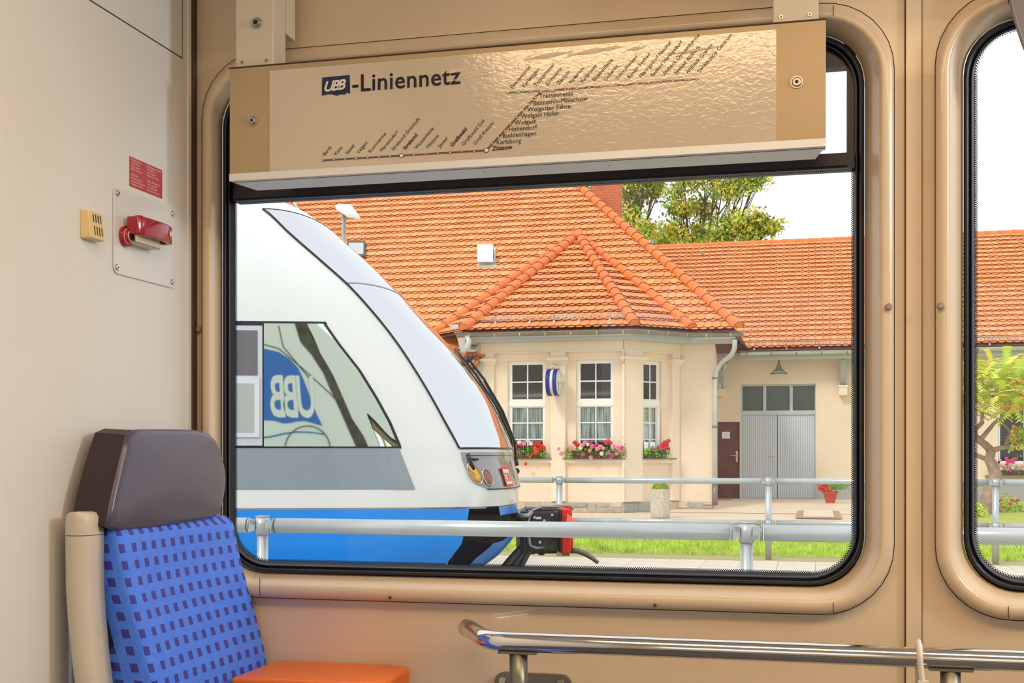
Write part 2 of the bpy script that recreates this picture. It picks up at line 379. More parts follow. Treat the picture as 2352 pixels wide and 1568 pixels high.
# cover strip between the windows
mb = MB()
mb.box(0.1475, 0.1715, 2.094, 2.101, 0.0, 2.32, 0)
for x in (0.1462, 0.1722): mb.box(x-0.0009, x+0.0009, 2.0975, 2.101, 0.0, 2.32, 1)
mb.prism([(0.1712, 2.0935, 1.10), (0.1726, 2.0935, 1.14), (0.1728, 2.0935, 1.20), (0.1716, 2.0935, 1.28)], (0, 0.004, 0), 1)
struct(mb.build('trim_1', [M_wall, M_groove]), 'narrow vertical cover strip with a small crack between the two windows', 'trim')

for wi, w in enumerate(WIN):
    root = bpy.data.objects.new('window_%d' % (wi+1), None); COL.objects.link(root)
    root.location = ((w['g'][0]+w['g'][1])/2, 2.1, 0.98)
    struct(root, ['wide carriage window partly covered by the route map box', 'carriage window to the right of the narrow pillar'][wi], 'window')
    # moulded surround
    s0, s1 = w['s']; b0, b1 = w['b']; g0, g1 = w['g']; o0, o1 = w['o']
    mb = MB()
    rows = [ring21(s0-0.0008, s1+0.0008, 0.9332, 1.9538, 0.119, 2.108), ring21(s0+0.0012, s1-0.0012, 0.9352, 1.9518, 0.117, 2.108)]
    mb.grid(rows, 1, False, True)
    rows = [ring21(s0+0.0012, s1-0.0012, 0.9352, 1.9518, 0.117, 2.108), ring21(s0+0.0013, s1-0.0013, 0.9353, 1.9517, 0.117, 2.086), ring21(s0+0.005, s1-0.005, 0.939, 1.948, 0.114, 2.079),
            ring21(b0-0.004, b1+0.004, 0.953, 1.932, 0.104, 2.0765), ring21(b0, b1, 0.957, 1.928, 0.10, 2.0785), ring21(b0+0.003, b1-0.003, 0.960, 1.925, 0.097, 2.083),
            ring21(g0-0.001, g1+0.001, 0.981, 1.901, 0.086, 2.128)]
    mb.grid(rows, 0, True, True)
    # seams in the surround
    def rp(x, z, Y): k = Y/CAL; return Vector((x*k, Y, EYE+(z-EYE)*k))
    for sx in ((-1.0015, 0.0325) if wi == 0 else (0.305, 1.3)):
        for prof_ in (((0.9365, 2.0835), (0.939, 2.0785), (0.953, 2.076), (0.957, 2.078), (0.960, 2.0825), (0.9805, 2.1265)), ((1.9245, 2.0825), (1.928, 2.078), (1.932, 2.076), (1.948, 2.0785))):
            L = [rp(sx-0.0006, z, Y-0.0006) for z, Y in prof_]; R_ = [rp(sx+0.0006, z, Y-0.0006) for z, Y in prof_]
            mb.grid([L, R_], 1, False)
    mb.build('window_surround', [M_wall, M_groove], root)
    # rubber gasket
    mb = MB(); prof = []
    for k in range(9):
        t = k/8; prof.append((0.010*t, 2.128-0.012*sin(pi*t)))
    for k in range(5):
        t = k/4; prof.append((0.010+0.005*t, 2.128-0.005*sin(pi*t)))
    rows = [ring21(g0+d, g1-d, 0.982+d, 1.90-d, 0.086-d*0.6, Y) for d, Y in prof]
    mb.grid(rows, 0, True, True)
    mb.build('gasket', M_rubber, root)
    # black inner frame
    mb = MB()
    rows = [ring21(g0+0.014, g1-0.014, 0.996, 1.886, 0.077, 2.128), ring21(g0+0.0155, g1-0.0155, 0.9975, 1.8845, 0.076, 2.140), ring21(o0, o1, 1.0035, 1.878 if wi == 0 else 1.884, 0.068, 2.146),
            ring21(o0, o1, 1.0035, 1.878 if wi == 0 else 1.884, 0.068, 2.20), ring21(g0, g1, 0.98, 1.90, 0.086, 2.201)]
    mb.grid(rows, 0, True, True)
    fr = mb.build('window_frame', M_black, root)
    if wi == 0:
        mb = MB(); k = 2.138/CAL
        def bx(x0, x1, z0, z1, ya=2.138, yb=2.165):
            mb.box(x0*k, x1*k, ya, yb, EYE+(z0-EYE)*k, EYE+(z1-EYE)*k)
        bx(o0-0.004, o1+0.004, 1.675, 1.7005, 2.134, 2.168)
        bx(o0-0.004, -1.030, 1.700, 1.88); bx(0.0543, o1+0.004, 1.700, 1.88); bx(o0, o1, 1.844, 1.882)
        mb.box(-1.05*k, 0.055*k, 2.128, 2.135, EYE+(1.6785-EYE)*k, EYE+(1.690-EYE)*k)
        mb.build('tilt_sash', M_black, root)
    # panes with dotted frit edge
    k = 2.150/CAL
    mb = MB(); L = rrect(o0-0.01, o1+0.01, 0.993, 1.89, 0.075, 8)
    mb.poly([[(x*k, 2.150, EYE+(z-EYE)*k) for x, z in L]]); mb.build('pane', M_pane, root)
    # frit dots: small teeth along the edge of the glass
    mb = MB(); Y = 2.1485; k = Y/CAL
    zt = 1.675 if wi == 0 else 1.884
    pth = []
    base = rrect(o0+0.0002, o1-0.0002, 1.0035, zt if wi else 1.675, 0.068, 24)
    if wi == 0:      # square upper corners against the transom
        base = [p for p in base if p[1] < 1.58]
        i0 = min(range(len(base)), key=lambda i: (base[i][0]-o1)**2+(base[i][1]-1.57)**2)
        base = rrect(o0+0.0002, o1-0.0002, 1.0035, 1.675, 0.068, 24)
        lo = [p for p in base if p[1] < 1.0725]
        lo_r = [p for p in lo if p[0] > (o0+o1)/2]; lo_l = [p for p in lo if p[0] <= (o0+o1)/2]
        base = sorted(lo_l, key=lambda p: -p[1])+sorted(lo_r, key=lambda p: p[1])+[(o1, 1.675), (o0, 1.675)]
    n = len(base); step = 0.0034
    for i in range(n):
        a = Vector(base[i]); b = Vector(base[(i+1) % n]); L = (b-a).length
        if L < 1e-6: continue
        cnt = max(1, int(round(L/step))); d = (b-a)/cnt; nr = Vector((-(b-a).y, (b-a).x)).normalized()
        c = Vector(((o0+o1)/2, 1.35))
        if nr.dot(c-a) < 0: nr = -nr
        for j in range(cnt):
            p = a+d*j
            for off, sz in ((0.0, 0.0012), (0.0020, 0.00085)):
                q = p+nr*(off+0.0008)+d*(0.5 if off else 0)
                t = d.normalized()
                pts = [q-t*sz-nr*sz, q+t*sz-nr*sz, q+t*sz+nr*sz, q-t*sz+nr*sz]
                mb.face([(x*k, Y, EYE+(z-EYE)*k) for x, z in pts])
    fo = mb.build('frit_dots', M_black, root); fo['kind'] = 'stuff'

# end wall with hatch joint, and the corner profile
XE = -1.135
mb = MB(); mb.face([(XE, -1.0, 0), (XE, CAL, 0), (XE, CAL, 2.32), (XE, -1.0, 2.32)])
def strip(mb, a, b, wd, m=1, lift=0.0006):
    a = Vector(a); b = Vector(b); d = (b-a).normalized(); n = d.cross(Vector((1, 0, 0)))*wd/2
    mb.face([a-n+Vector((lift, 0, 0)), b-n+Vector((lift, 0, 0)), b+n+Vector((lift, 0, 0)), a+n+Vector((lift, 0, 0))], m)
strip(mb, (XE, 1.2, 1.935), (XE, 2.053, 1.935), 0.0022); strip(mb, (XE, 2.053, 1.934), (XE, 2.053, 2.3), 0.0016)
struct(mb.build('wall_end', [M_wall2, M_groove]), 'pale end wall of the carriage behind the seat', 'wall')
mb = MB()
mb.box(XE, -1.1295, 2.079, 2.0995, 0, 2.32, 0); mb.box(XE, -1.1305, 2.070, 2.0788, 0, 2.32, 1)
struct(mb.build('trim_2', [M_groove, M_alu]), 'dark upright joint in the corner of the end wall', 'trim')

# floor, ceiling, far side
mb = MB(); mb.face([(XE, -1.0, 0.0), (2.6, -1.0, 0.0), (2.6, CAL, 0.0), (XE, CAL, 0.0)]); mb.box(XE, 2.6, -1.0, 2.2, -0.1, -0.001)
struct(mb.build('floor', M_floor), 'grey speckled carriage floor', 'floor')
mb = MB(); mb.box(XE-0.06, 2.66, -1.06, 2.2, 2.32, 2.40)
struct(mb.build('ceiling', M_ceil), 'cream carriage ceiling', 'ceiling')
mb = MB()
holes = [rrect(-0.9, 0.25, 0.95, 1.9, 0.08), rrect(0.45, 1.6, 0.95, 1.9, 0.08)]
mb.poly([[(XE, -1.0, 0), (2.6, -1.0, 0), (2.6, -1.0, 2.32), (XE, -1.0, 2.32)]]+[[(x, -1.0, z) for x, z in L] for L in holes])
struct(mb.build('wall_far_side', M_wall), 'carriage wall opposite with two window openings', 'wall')
mb = MB(); mb.face([(2.6, -1.0, 0), (2.6, CAL, 0), (2.6, CAL, 2.32), (2.6, -1.0, 2.32)])
struct(mb.build('wall_partition', M_wall2), 'plain partition wall of the carriage', 'wall')
lamp = thing('ceiling_lamp', 'long warm ceiling light strip above the aisle', 'lamp', (0.55, 0.87, 2.24))
mb = MB(); mb.box(-0.82, 1.92, 0.66, 1.08, 2.262, 2.30); mb.build('diffuser', M_lampglow, lamp)
mb = MB()
for (a, b, c, d) in ((-0.84, 1.94, 0.63, 0.66), (-0.84, 1.94, 1.08, 1.11), (-0.84, -0.82, 0.66, 1.08), (1.92, 1.94, 0.66, 1.08)): mb.box(a, b, c, d, 2.25, 2.32)
mb.build('lamp_frame', M_ceil, lamp)

lamp2 = thing('added_fill_lamp', 'small cool white lamp high on the partition wall', 'lamp', (1.98, 1.35, 2.12))
mb = MB(); mb.box(2.02, 2.2, 1.2, 1.5, 2.05, 2.30); mb.build('lamp_housing', M_ceil, lamp2)
# outside skin of the carriage, with the livery flag that the opposite train mirrors
mb = MB()
outer = [(-7.0, 2.2, -0.3), (3.2, 2.2, -0.3), (3.2, 2.2, 3.3), (-7.0, 2.2, 3.3)]
hl = [rrect(w['g'][0]*1.0477-0.002, w['g'][1]*1.0477+0.002, EYE+(0.98-EYE)*1.0477, EYE+(1.902-EYE)*1.0477, 0.09) for w in WIN]
mb.poly([outer]+[[(x, 2.2, z) for x, z in L] for L in hl])
mb.poly([[(x, 2.24, z) for x, y, z in outer]]+[[(x, 2.24, z) for x, z in L] for L in hl])
for L in hl: mb.grid([[(x, 2.2, z) for x, z in L], [(x, 2.24, z) for x, z in L]], 0, False, True)
skin = struct(mb.build('wall_outer', M_ext), 'white painted outer skin of the carriage', 'wall')
mb = MB(); mb.box(-7.0, 3.2, -1.1, 2.24, 3.3, 3.36); struct(mb.build('roof', M_ext), 'roof sheet of the carriage', 'roof')

# screws and caps on the window wall
def screw(px, py, Y, r, capm=0):
    c = W(px, py, Y); mb = MB(); nr = Vector((0, -1, 0))
    mb.cyl(c, c+nr*0.003, r, 16, 0); mb.tube([c+nr*0.003, c+nr*0.0042], [r*0.95, r*0.55], 16, 0)
    if capm: mb.disc(c+nr*0.0044, nr, r*0.35, 6, 1)
    return mb
screws = [(1195, 79, 'domed screw cap on the wall above the route map box'), (457, 756, 'small screw cap on the wall strip left of the wide window'),
          (2041, 705, 'round screw cap on the pillar beside the wide window'), (2160, 703, 'round screw cap on the pillar beside the narrow right window')]
for px, py, lb in screws:
    o = screw(px, py, {457: 2.0965, 1195: 2.0995, 2041: 2.0745, 2160: 2.0745}[px], 0.0058).build('screw_cap', mat('cap_'+str(px), (0.36, 0.28, 0.2), 0.45))
    tag(o, lb, 'screw', 'screw caps on the window wall')
for px, py, lb in ((896, 1372, 'tiny dark screw hole under the window near the seat'), (1504, 1390, 'tiny dark screw hole under the window above the handrail')):
    c = W(px, py, 2.0775); mb = MB(); mb.tube([c, c+Vector((0, -0.002, 0))], 0.0035, 14); mb.disc(c+Vector((0, -0.0022, 0)), (0, -1, 0), 0.0018, 8, 1)
    tag(mb.build('recessed_screw', [M_steel_d, M_hole]), lb, 'screw', 'screws below the window')

# ---- route map box
YS = 1.97
sx0, sx1 = W(527, 200, YS).x, W(1897, 200, YS).x
sz0, sz1 = 1.682, 1.880
sign = thing('route_map_sign', 'tan metal box with the line network poster hanging across the window', 'sign', ((sx0+sx1)/2, YS, sz0))
mb = MB()
mb.box(sx0, sx1, YS, YS+0.075, sz0+0.012, sz1)
mb.build('sign_box', M_sign, sign, bevel=0.0015)
mb = MB()   # bright lower rail with sloping end
mb.box(sx0, sx1, YS-0.001, YS+0.006, sz0, sz0+0.0125, 0)
mb.hexa([(sx0+0.002, YS+0.006, sz0-0.001), (sx1-0.002, YS+0.006, sz0-0.001), (sx1-0.016, YS+0.078, sz0-0.001), (sx0+0.016, YS+0.078, sz0-0.001),
         (sx0+0.002, YS+0.006, sz0+0.012), (sx1-0.002, YS+0.006, sz0+0.012), (sx1-0.016, YS+0.078, sz0+0.012), (sx0+0.016, YS+0.078, sz0+0.012)], 0)
mb.box(sx0+0.001, sx1-0.001, YS+0.0062, YS+0.0078, sz0-0.0016, sz0-0.0008, 1)
for px in (740, 905, 1115, 1245, 1400, 1730): 
    c = W(px, 400, YS+0.045); mb.disc((c.x, YS+0.04, sz0-0.0016), (0, 0, -1), 0.0016, 8, 1)
mb.build('bottom_rail', [M_alu, M_groove], sign)
mb = MB(); mb.box(sx0-0.0005, sx1+0.0005, YS-0.0012, YS+0.075, sz1, sz1+0.0016, 0); mb.build('top_edge', M_groove, sign)
for nm, px, py in (('corner_screw', 580, 277), ('corner_screw', 1830, 189)):
    c = W(px, py, YS); mb = MB()
    mb.tube([c, c+Vector((0, -0.002, 0))], 0.0098, 20, 0); mb.tube([c+Vector((0, -0.002, 0)), c+Vector((0, -0.004, 0))], [0.0078, 0.0060], 18, 0)
    mb.disc(c+Vector((0, -0.0042, 0)), (0, -1, 0), 0.0030, 6, 1)
    mb.build(nm, [M_screw, M_hole], sign)
# hangers
for px0, px1, Yf, zb in ((541, 628, 1.978, 1.8795), (1775, 1880, 1.978, 1.8795)):
    x0, x1 = W(px0, 60, Yf).x, W(px1, 60, Yf).x
    mb = MB(); mb.box(x0, x1, Yf, 2.030, zb+0.003, 2.31)
    h = mb.build('hanger', M_bracket, sign, bevel=0.002)
    mb = MB(); mb.box(x0+0.004, x1, 2.031, 2.070, 1.955, 2.31); mb.build('hanger_back', M_bracket, h)
    for sxx in (x0+0.013, x1-0.013):
        c = Vector((sxx, Yf, zb+0.0125)); mb = MB(); mb.tube([c, c+Vector((0, -0.0015, 0))], 0.0034, 12, 0); mb.disc(c+Vector((0, -0.0017, 0)), (0, -1, 0), 0.0014, 6, 1)
        mb.build('hanger_screw', [M_screw, M_hole], h)
    if px0 == 541:
        c = W(590, 53, Yf); mb = MB(); mb.tube([c, c+Vector((0, -0.003, 0))], 0.0098, 20, 0); mb.tube([c+Vector((0, -0.003, 0)), c+Vector((0, -0.006, 0))], [0.0075, 0.006], 18, 0)
        mb.disc(c+Vector((0, -0.0062, 0)), (0, -1, 0), 0.0045, 12, 1); mb.build('hanger_bolt', [M_screw, M_hole], h)
# poster (subdivided a little, lifting in two blisters) and printing
YP = YS-0.0012
ax, az = W(619, 163, YP).x, 1.870
bxx, bz = W(1783, 66, YP).x, 1.6945
mb = MB(); NX, NZ = 120, 24; rows = []
blis = [(1090, 168, 40, 5), (1040, 165, 26, 4), (1260, 128, 60, 5), (1360, 118, 60, 5), (1400, 112, 30, 4), (1590, 117, 60, 3), (1460, 112, 22, 4), (1080, 178, 70, 3)]
bl = [(W(px, py, YP), wpx*YP/F, hpx*YP/F) for px, py, wpx, hpx in blis]
for j in range(NZ+1):
    z = bz+(az-bz)*j/NZ; R = []
    for i in range(NX+1):
        x = ax+(bxx-ax)*i/NX; d = 0
        R.append((x, YP-d, z))
    rows.append(R)
mb.grid(rows, 0, True)
mb.box(ax, bxx, YP+0.0003, YS, bz, az)
poster = mb.build('poster', M_poster, sign)
mb = MB()
for c, wx, hz in bl:      # long blisters in the laminate
    R = [[(c.x+wx*cos(t)*q, YP-0.0012*(1-q*q)-0.0001, c.z+hz*sin(t)*q+wx*cos(t)*q*0.09+0.3*hz*sin(5*t)*q) for t in [2*pi*k/20 for k in range(20)]] for q in (1.0, 0.75, 0.5, 0.25, 0.02)]
    mb.grid(R, 0, True, True)
mb.build('blister', mat('laminate_blister', (0.74, 0.60, 0.44), 0.3), poster)
def sm(px, py, ang=0, dy=0.0008):      # matrix placing lettering on the poster
    p = W(px, py, YP); return Matrix.Translation((p.x, YP-dy, p.z)) @ Matrix.Rotation(radians(90), 4, 'X') @ Matrix.Rotation(radians(ang), 4, 'Z')
mb = MB(); vs, fs = text_mesh('-Liniennetz', 0.0412, sm(808, 211), bold=0.0005, spacing=1.05); mb.add(vs, fs); mb.build('heading', mat('heading_ink', (0.012, 0.014, 0.025), 0.4, spec=0.3), poster)
mb = MB()
def P3(px, py, dy): p = W(px, py, YP-dy); return (p.x, p.y, p.z)
flag = [(740, 178), (803, 172), (804, 215), (797, 212), (792, 217), (783, 216), (774, 220), (762, 216), (751, 217), (739, 220)]
mb.poly([[P3(a, b, 0.0008) for a, b in flag]], 0)
vs, fs = text_mesh('UBB', 0.024, sm(743, 211, 3, 0.0012), bold=0.0007, spacing=0.80, shear=0.35); mb.add(vs, fs, 1)
mb.build('logo', [M_logo_blue, M_white], poster)
# names
low = [(742, 362, 'Barth', 0), (768, 361, 'Kenz', 0), (794, 359, 'Saatel', 0), (820, 357, 'Velgast', 0), (847, 355, 'Kummerow', 0), (873, 353, 'Martensdorf', 0), (900, 350, 'Stralsund Grünhufe', 0),
       (927, 348, 'Stralsund', 1), (953, 347, 'Wüstenfelde', 0), (980, 345, 'Miltzow', 0), (1007, 343, 'Jeeser', 0), (1035, 341, 'Greifswald', 1), (1061, 339, 'Greifswald Süd', 0), (1088, 337, 'Groß Kiesow', 0)]
upn = ['Peenemünde', 'Karlshagen', 'Trassenmoor', 'Zinnowitz', 'Zempin', 'Koserow', 'Kölpinsee', 'Stubbenfelde', 'Ückeritz', 'Schmollensee', 'Bansin Seebad', 'Heringsdorf Neuhof', 'Seebad Heringsdorf', 'Ahlbeck Ostseetherme', 'Seebad Ahlbeck', 'Ahlbeck Grenze', 'Swinoujscie Centrum']
mid = [(1238, 226, 'Trassenheide', 0), (1225, 242, 'Bannemin-Mölschow', 0), (1211, 257, 'Wolgaster Fähre', 0), (1196, 272, 'Wolgast Hafen', 0), (1182, 287, 'Wolgast', 0), (1168, 302, 'Hohendorf', 0),
       (1154, 317, 'Buddenhagen', 0), (1140, 332, 'Karlsburg', 0), (1131, 346, 'Züssow', 1)]
M_namei = mat('name_ink', (0.03, 0.022, 0.02), 0.45, spec=0.25)
def nm_(s, px, py, ang, bd):
    mb = MB(); vs, fs = text_mesh(s, 0.0108 if ang == 1 else 0.0089, sm(px, py, ang), bold=0.00022 if bd else 0.0); mb.add(vs, fs); mb.build('station_name', M_namei, poster)
for px, py, s, bd in low: nm_(s, px+4, py-3, 47, bd)
for i, s in enumerate(upn): nm_(s, 1177+(1607-1177)*i/16, 205+(168-205)*i/16, 47, 0)
for px, py, s, bd in mid: nm_(s, px, py, 1, bd)
mb = MB()
def seg(a, b, wd, m):
    pa = Vector(P3(*a, 0.0008)); pb = Vector(P3(*b, 0.0008)); d = (pb-pa).normalized(); n = Vector((-d.z, 0, d.x))*wd/2
    mb.face([pa-n, pb-n, pb+n, pa+n], m)
A0, A1, A2 = (741, 368), (922, 357), (1117, 345); B0, B1, B2 = (1167, 212), (1243, 209), (1601, 181)
seg(A0, A1, 0.0028, 0); seg(A1, A2, 0.0028, 1); seg(A2, B1, 0.0028, 1); seg(B0, B1, 0.0026, 2); seg(B1, B2, 0.0026, 1)
def dots(a, b, n, r, skip=()):
    for i in range(n+1):
        if i in skip: continue
        px = a[0]+(b[0]-a[0])*i/n; py = a[1]+(b[1]-a[1])*i/n
        mb.disc(P3(px, py, 0.0011), (0, -1, 0), r, 12, 0); mb.disc(P3(px, py, 0.0014), (0, -1, 0), r*0.62, 12, 3)
dots(A0, A1, 7, 0.0022, (7,)); dots(A1, A2, 7, 0.0022, (0, 7)); dots(A2, B1, 9, 0.0022, (0, 9)); dots(B0, B1, 3, 0.0022, (3,)); dots(B1, B2, 13, 0.0022)
for p in (A1, A2):
    mb.disc(P3(*p, 0.0012), (0, -1, 0), 0.0042, 16, 0); mb.disc(P3(*p, 0.0015), (0, -1, 0), 0.0031, 16, 3)
mb.build('route_lines', [M_ink, M_inkred, M_inkgreen, M_white], poster)

# ---- emergency brake on the end wall
def E(px, py, d=0.0):     # point on the end wall plane, lifted by d
    return WX(px, py, XE+d)
c0 = E(258, 626); c1 = E(400, 470)
py0, py1, pz0, pz1 = 1.8206, 2.023, 1.504, 1.650
brake = thing('emergency_brake', 'red emergency brake handle on a pale metal plate on the end wall', 'emergency handle', (XE, (py0+py1)/2, pz0))
mb = MB(); mb.prism([(XE+0.0005, y, z) for y, z in rrect(py0, py1, pz0, pz1, 0.012, 5)], (0.003, 0, 0), 0); mb.build('mounting_plate', M_plate, brake, bevel=0.001)
for px, py in ((269.5, 443.6), (396.5, 491.3), (269, 613.6), (396, 647.8)):
    c = E(px, py, 0.0035); mb = MB(); mb.tube([c, c+Vector((0.003, 0, 0))], [0.0058, 0.0042], 14); mb.disc(c+Vector((0.0032, 0, 0)), (1, 0, 0), 0.0018, 6, 1)
    mb.build('plate_screw', [M_steel, M_hole], brake)
c = E(286, 543, 0.004); mb = MB()
mb.tube([c, c+Vector((0.006, 0, 0))], 0.0175, 24, 0); mb.tube([c+Vector((0.006, 0, 0)), c+Vector((0.008, 0, 0))], 0.0135, 20, 2); mb.tube([c+Vector((0.008, 0, 0)), c+Vector((0.0115, 0, 0))], [0.0125, 0.0115], 20, 0)
mb.tube([c+Vector((0.0115, 0, 0)), c+Vector((0.013, 0, 0))], 0.0095, 20, 2); mb.disc(c+Vector((0.0133, 0, 0)), (1, 0, 0), 0.0075, 16, 1)
mb.build('lock', [M_red, M_hole, M_stickertext], brake)
# handle: loop grip swung out from its pivot
mb = MB()
zc = E(345, 545).z
ya, yb = 1.846, 1.962
path_o = []; 
def arc_h(t):      # outer outline of the grip in the (y, x) plane
    return t
top, bot = zc+0.019, zc-0.012
outer = [(ya, 0.006), (ya, 0.026), (ya+0.012, 0.034), (ya+0.05, 0.0385), (ya+0.085, 0.037), (yb-0.006, 0.030), (yb, 0.020), (yb-0.004, 0.011), (yb-0.02, 0.006)]
inner = [(ya+0.012, 0.006), (ya+0.012, 0.020), (ya+0.02, 0.0265), (ya+0.05, 0.0305), (ya+0.08, 0.0295), (yb-0.014, 0.024), (yb-0.011, 0.019), (yb-0.013, 0.014), (yb-0.024, 0.012)]
def hrow(z, sh=0.0): return [(XE+0.004+x, y+sh, z) for y, x in outer]+[(XE+0.004+x, y+sh, z) for y, x in inner[::-1]]
R0, R1 = hrow(bot), hrow(top); n = len(R0)
mb.grid([R0, R1], 0, True, True)
mb.add(R0, [(i, i+1, n-2-i, n-1-i) for i in range(8)]); mb.add(R1, [(i, n-1-i, n-2-i, i+1) for i in range(8)])
mb.tube([(XE+0.022, ya+0.020, top-0.001), (XE+0.022, ya+0.020, top+0.004)], 0.008, 16, 0)
g = mb.build('grip', [M_red], brake, bevel=0.0022, seg=3)
c = E(383, 545, 0.037); mb = MB(); mb.tube([(XE+0.0355, 1.938, zc+0.004), (XE+0.0405, 1.939, zc+0.004)], 0.0065, 18, 0); mb.tube([(XE+0.0405, 1.939, zc+0.004), (XE+0.0412, 1.939, zc+0.004)], 0.0045, 14, 1)
mb.build('grip_button', [M_red, mat('button_pale', (0.75, 0.55, 0.5), 0.3)], g)
mb = MB(); mb.box(XE+0.004, XE+0.026, ya+0.004, ya+0.082, bot-0.013, bot-0.0115); mb.box(XE+0.0245, XE+0.026, ya+0.004, ya+0.082, bot-0.0125, bot+0.004)
mb.build('guard_tab', mat('guard_plastic', (0.62, 0.52, 0.38), 0.25), brake)

# notice sticker
q = [E(298, 358.4, 0.0008), E(372.6, 391, 0.0008), E(372.6, 457.5, 0.0008), E(298, 427.8, 0.0008)]
ya_, yb_ = q[0].y, q[1].y; zt_ = 1.711; zb_ = 1.660
stk = thing('brake_notice', 'small red notice sticker with two columns of pale text above the brake plate', 'sticker', (XE, (ya_+yb_)/2, zb_))
mb = MB(); mb.box(XE+0.0003, XE+0.0009, ya_, yb_, zb_, zt_); mb.build('label_film', M_sticker, stk)
mb = MB()
cols = [(['Notbremse', 'Handgriff bei', 'Gefahr ziehen', 'Jeder Missbrauch', '', 'Hamulec', 'Uchwyt pociagnac', 'w niebezpieczenstwie', 'Naduzycie karalne'], ya_+0.003), (['Emergency Brake', 'Pull handle in', 'case of danger', 'Penalty for misuse', '', "Frein d'urgence", 'Tirer la poignee', 'en cas de danger', 'Tout abus sera puni'], ya_+0.055)]
for lines, y0 in cols:
    for i, s in enumerate(lines):
        if not s: continue
        sz = 0.0068 if i in (0, 5) else 0.0052
        M = Matrix.Translation((XE+0.0012, y0, zt_-0.0065-0.0051*i)) @ Matrix(((0, 0, 1, 0), (1, 0, 0, 0), (0, 1, 0, 0), (0, 0, 0, 1)))
        vs, fs = text_mesh(s, sz, M, bold=0.0001); mb.add(vs, fs)
mb.build('notice_text', M_stickertext, stk)

# vented buzzer box
bz0, bz1 = E(205, 553).z, E(205, 487).z
by0, by1 = 1.7275, 1.7715
buz = thing('vented_sensor_box', 'small cream plastic box with slots left of the brake plate', 'sensor', (XE, (by0+by1)/2, bz0))
mb = MB()
mb.add([(XE, by0, bz0), (XE, by1, bz0), (XE, by1, bz1), (XE, by0, bz1), (XE+0.019, by0+0.004, bz0+0.001), (XE+0.019, by1-0.002, bz0+0.001), (XE+0.013, by1-0.002, bz1-0.001), (XE+0.013, by0+0.004, bz1-0.001)],
       [(0, 3, 2, 1), (4, 5, 6, 7), (0, 1, 5, 4), (1, 2, 6, 5), (2, 3, 7, 6), (3, 0, 4, 7)])
mb.build('housing', M_cream, buz, bevel=0.002)
mb = MB()
def fx(z): return XE+0.013+0.006*(bz1-z)/(bz1-bz0)+0.0005
for i in range(4):
    for (a, b) in ((0.60, 0.88), (0.15, 0.46)):
        y = by0+0.0135+i*0.0068; za = bz0+(bz1-bz0)*a; zb = bz0+(bz1-bz0)*b
        mb.face([(fx(za), y, za), (fx(za), y+0.0024, za), (fx(zb), y+0.0024, zb), (fx(zb), y, zb)])
mb.build('vent_slots', M_slot, buz)

# ---- seat
seat = thing('train_seat', 'blue checked train seat with dark vinyl headrest against the end wall', 'seat', (-0.95, 1.86, 0.0))
XF, XB = -1.05, -1.112
front = [(300, 988), (384, 987), (462, 989), (492, 1002), (508, 1035), (518, 1075), (520, 1110), (514, 1150), (505, 1186), (380, 1208), (247, 1222), (258, 1160), (272, 1100), (286, 1040)]
fr = [WX(px, py, XF) for px, py in front]
back = []
for i, p in enumerate(fr):
    y = p.y; back.append(Vector((XB, y, p.z)))
bkpx = {0: (222, 985), 10: (165, 1205), 11: (172, 1140), 12: (187, 1080), 13: (204, 1030)}
for i, (px, py) in bkpx.items():
    q = WX(px, py, XB); back[i] = Vector((XB, q.y, fr[i].z+0.004))
def chaikin(L):
    out = []
    for i in range(len(L)): a, b = L[i], L[(i+1) % len(L)]; out += [a*0.8+b*0.2, a*0.2+b*0.8]
    return out
fr = chaikin(fr); back = chaikin(back)
mb = MB(); n = len(fr)
def bulge(pts, amt, X):
    cy = sum(p.y for p in pts)/len(pts); cz = sum(p.z for p in pts)/len(pts); rows = []
    for q in (1.0, 0.992, 0.975, 0.9, 0.75, 0.5, 0.25, 0.01):
        rows.append([(X+amt*(1-q**3.0)-(0.006 if q == 1.0 else 0.0018 if q == 0.992 else 0), cy+(p.y-cy)*q, cz+(p.z-cz)*q) for p in pts])
    return rows
mb.grid(bulge(fr, 0.008, XF), 0, True, True)
mb.build('headrest_pad', M_leather, seat, weld=True)
mb = MB(); mb.grid([[(XF-0.0062, p.y, p.z) for p in fr], back], 0, False, True); mb.poly([back]); mb.poly([[(XF-0.0062, p.y, p.z) for p in fr]])
mb.build('headrest_shell', M_vinyl_side, seat, bevel=0.004, seg=3)
mb = MB(); mb.tube([(XF-0.0052, p.y, p.z) for p in fr], 0.0016, 6, 0, closed=True); mb.build('headrest_piping', M_leather, seat)
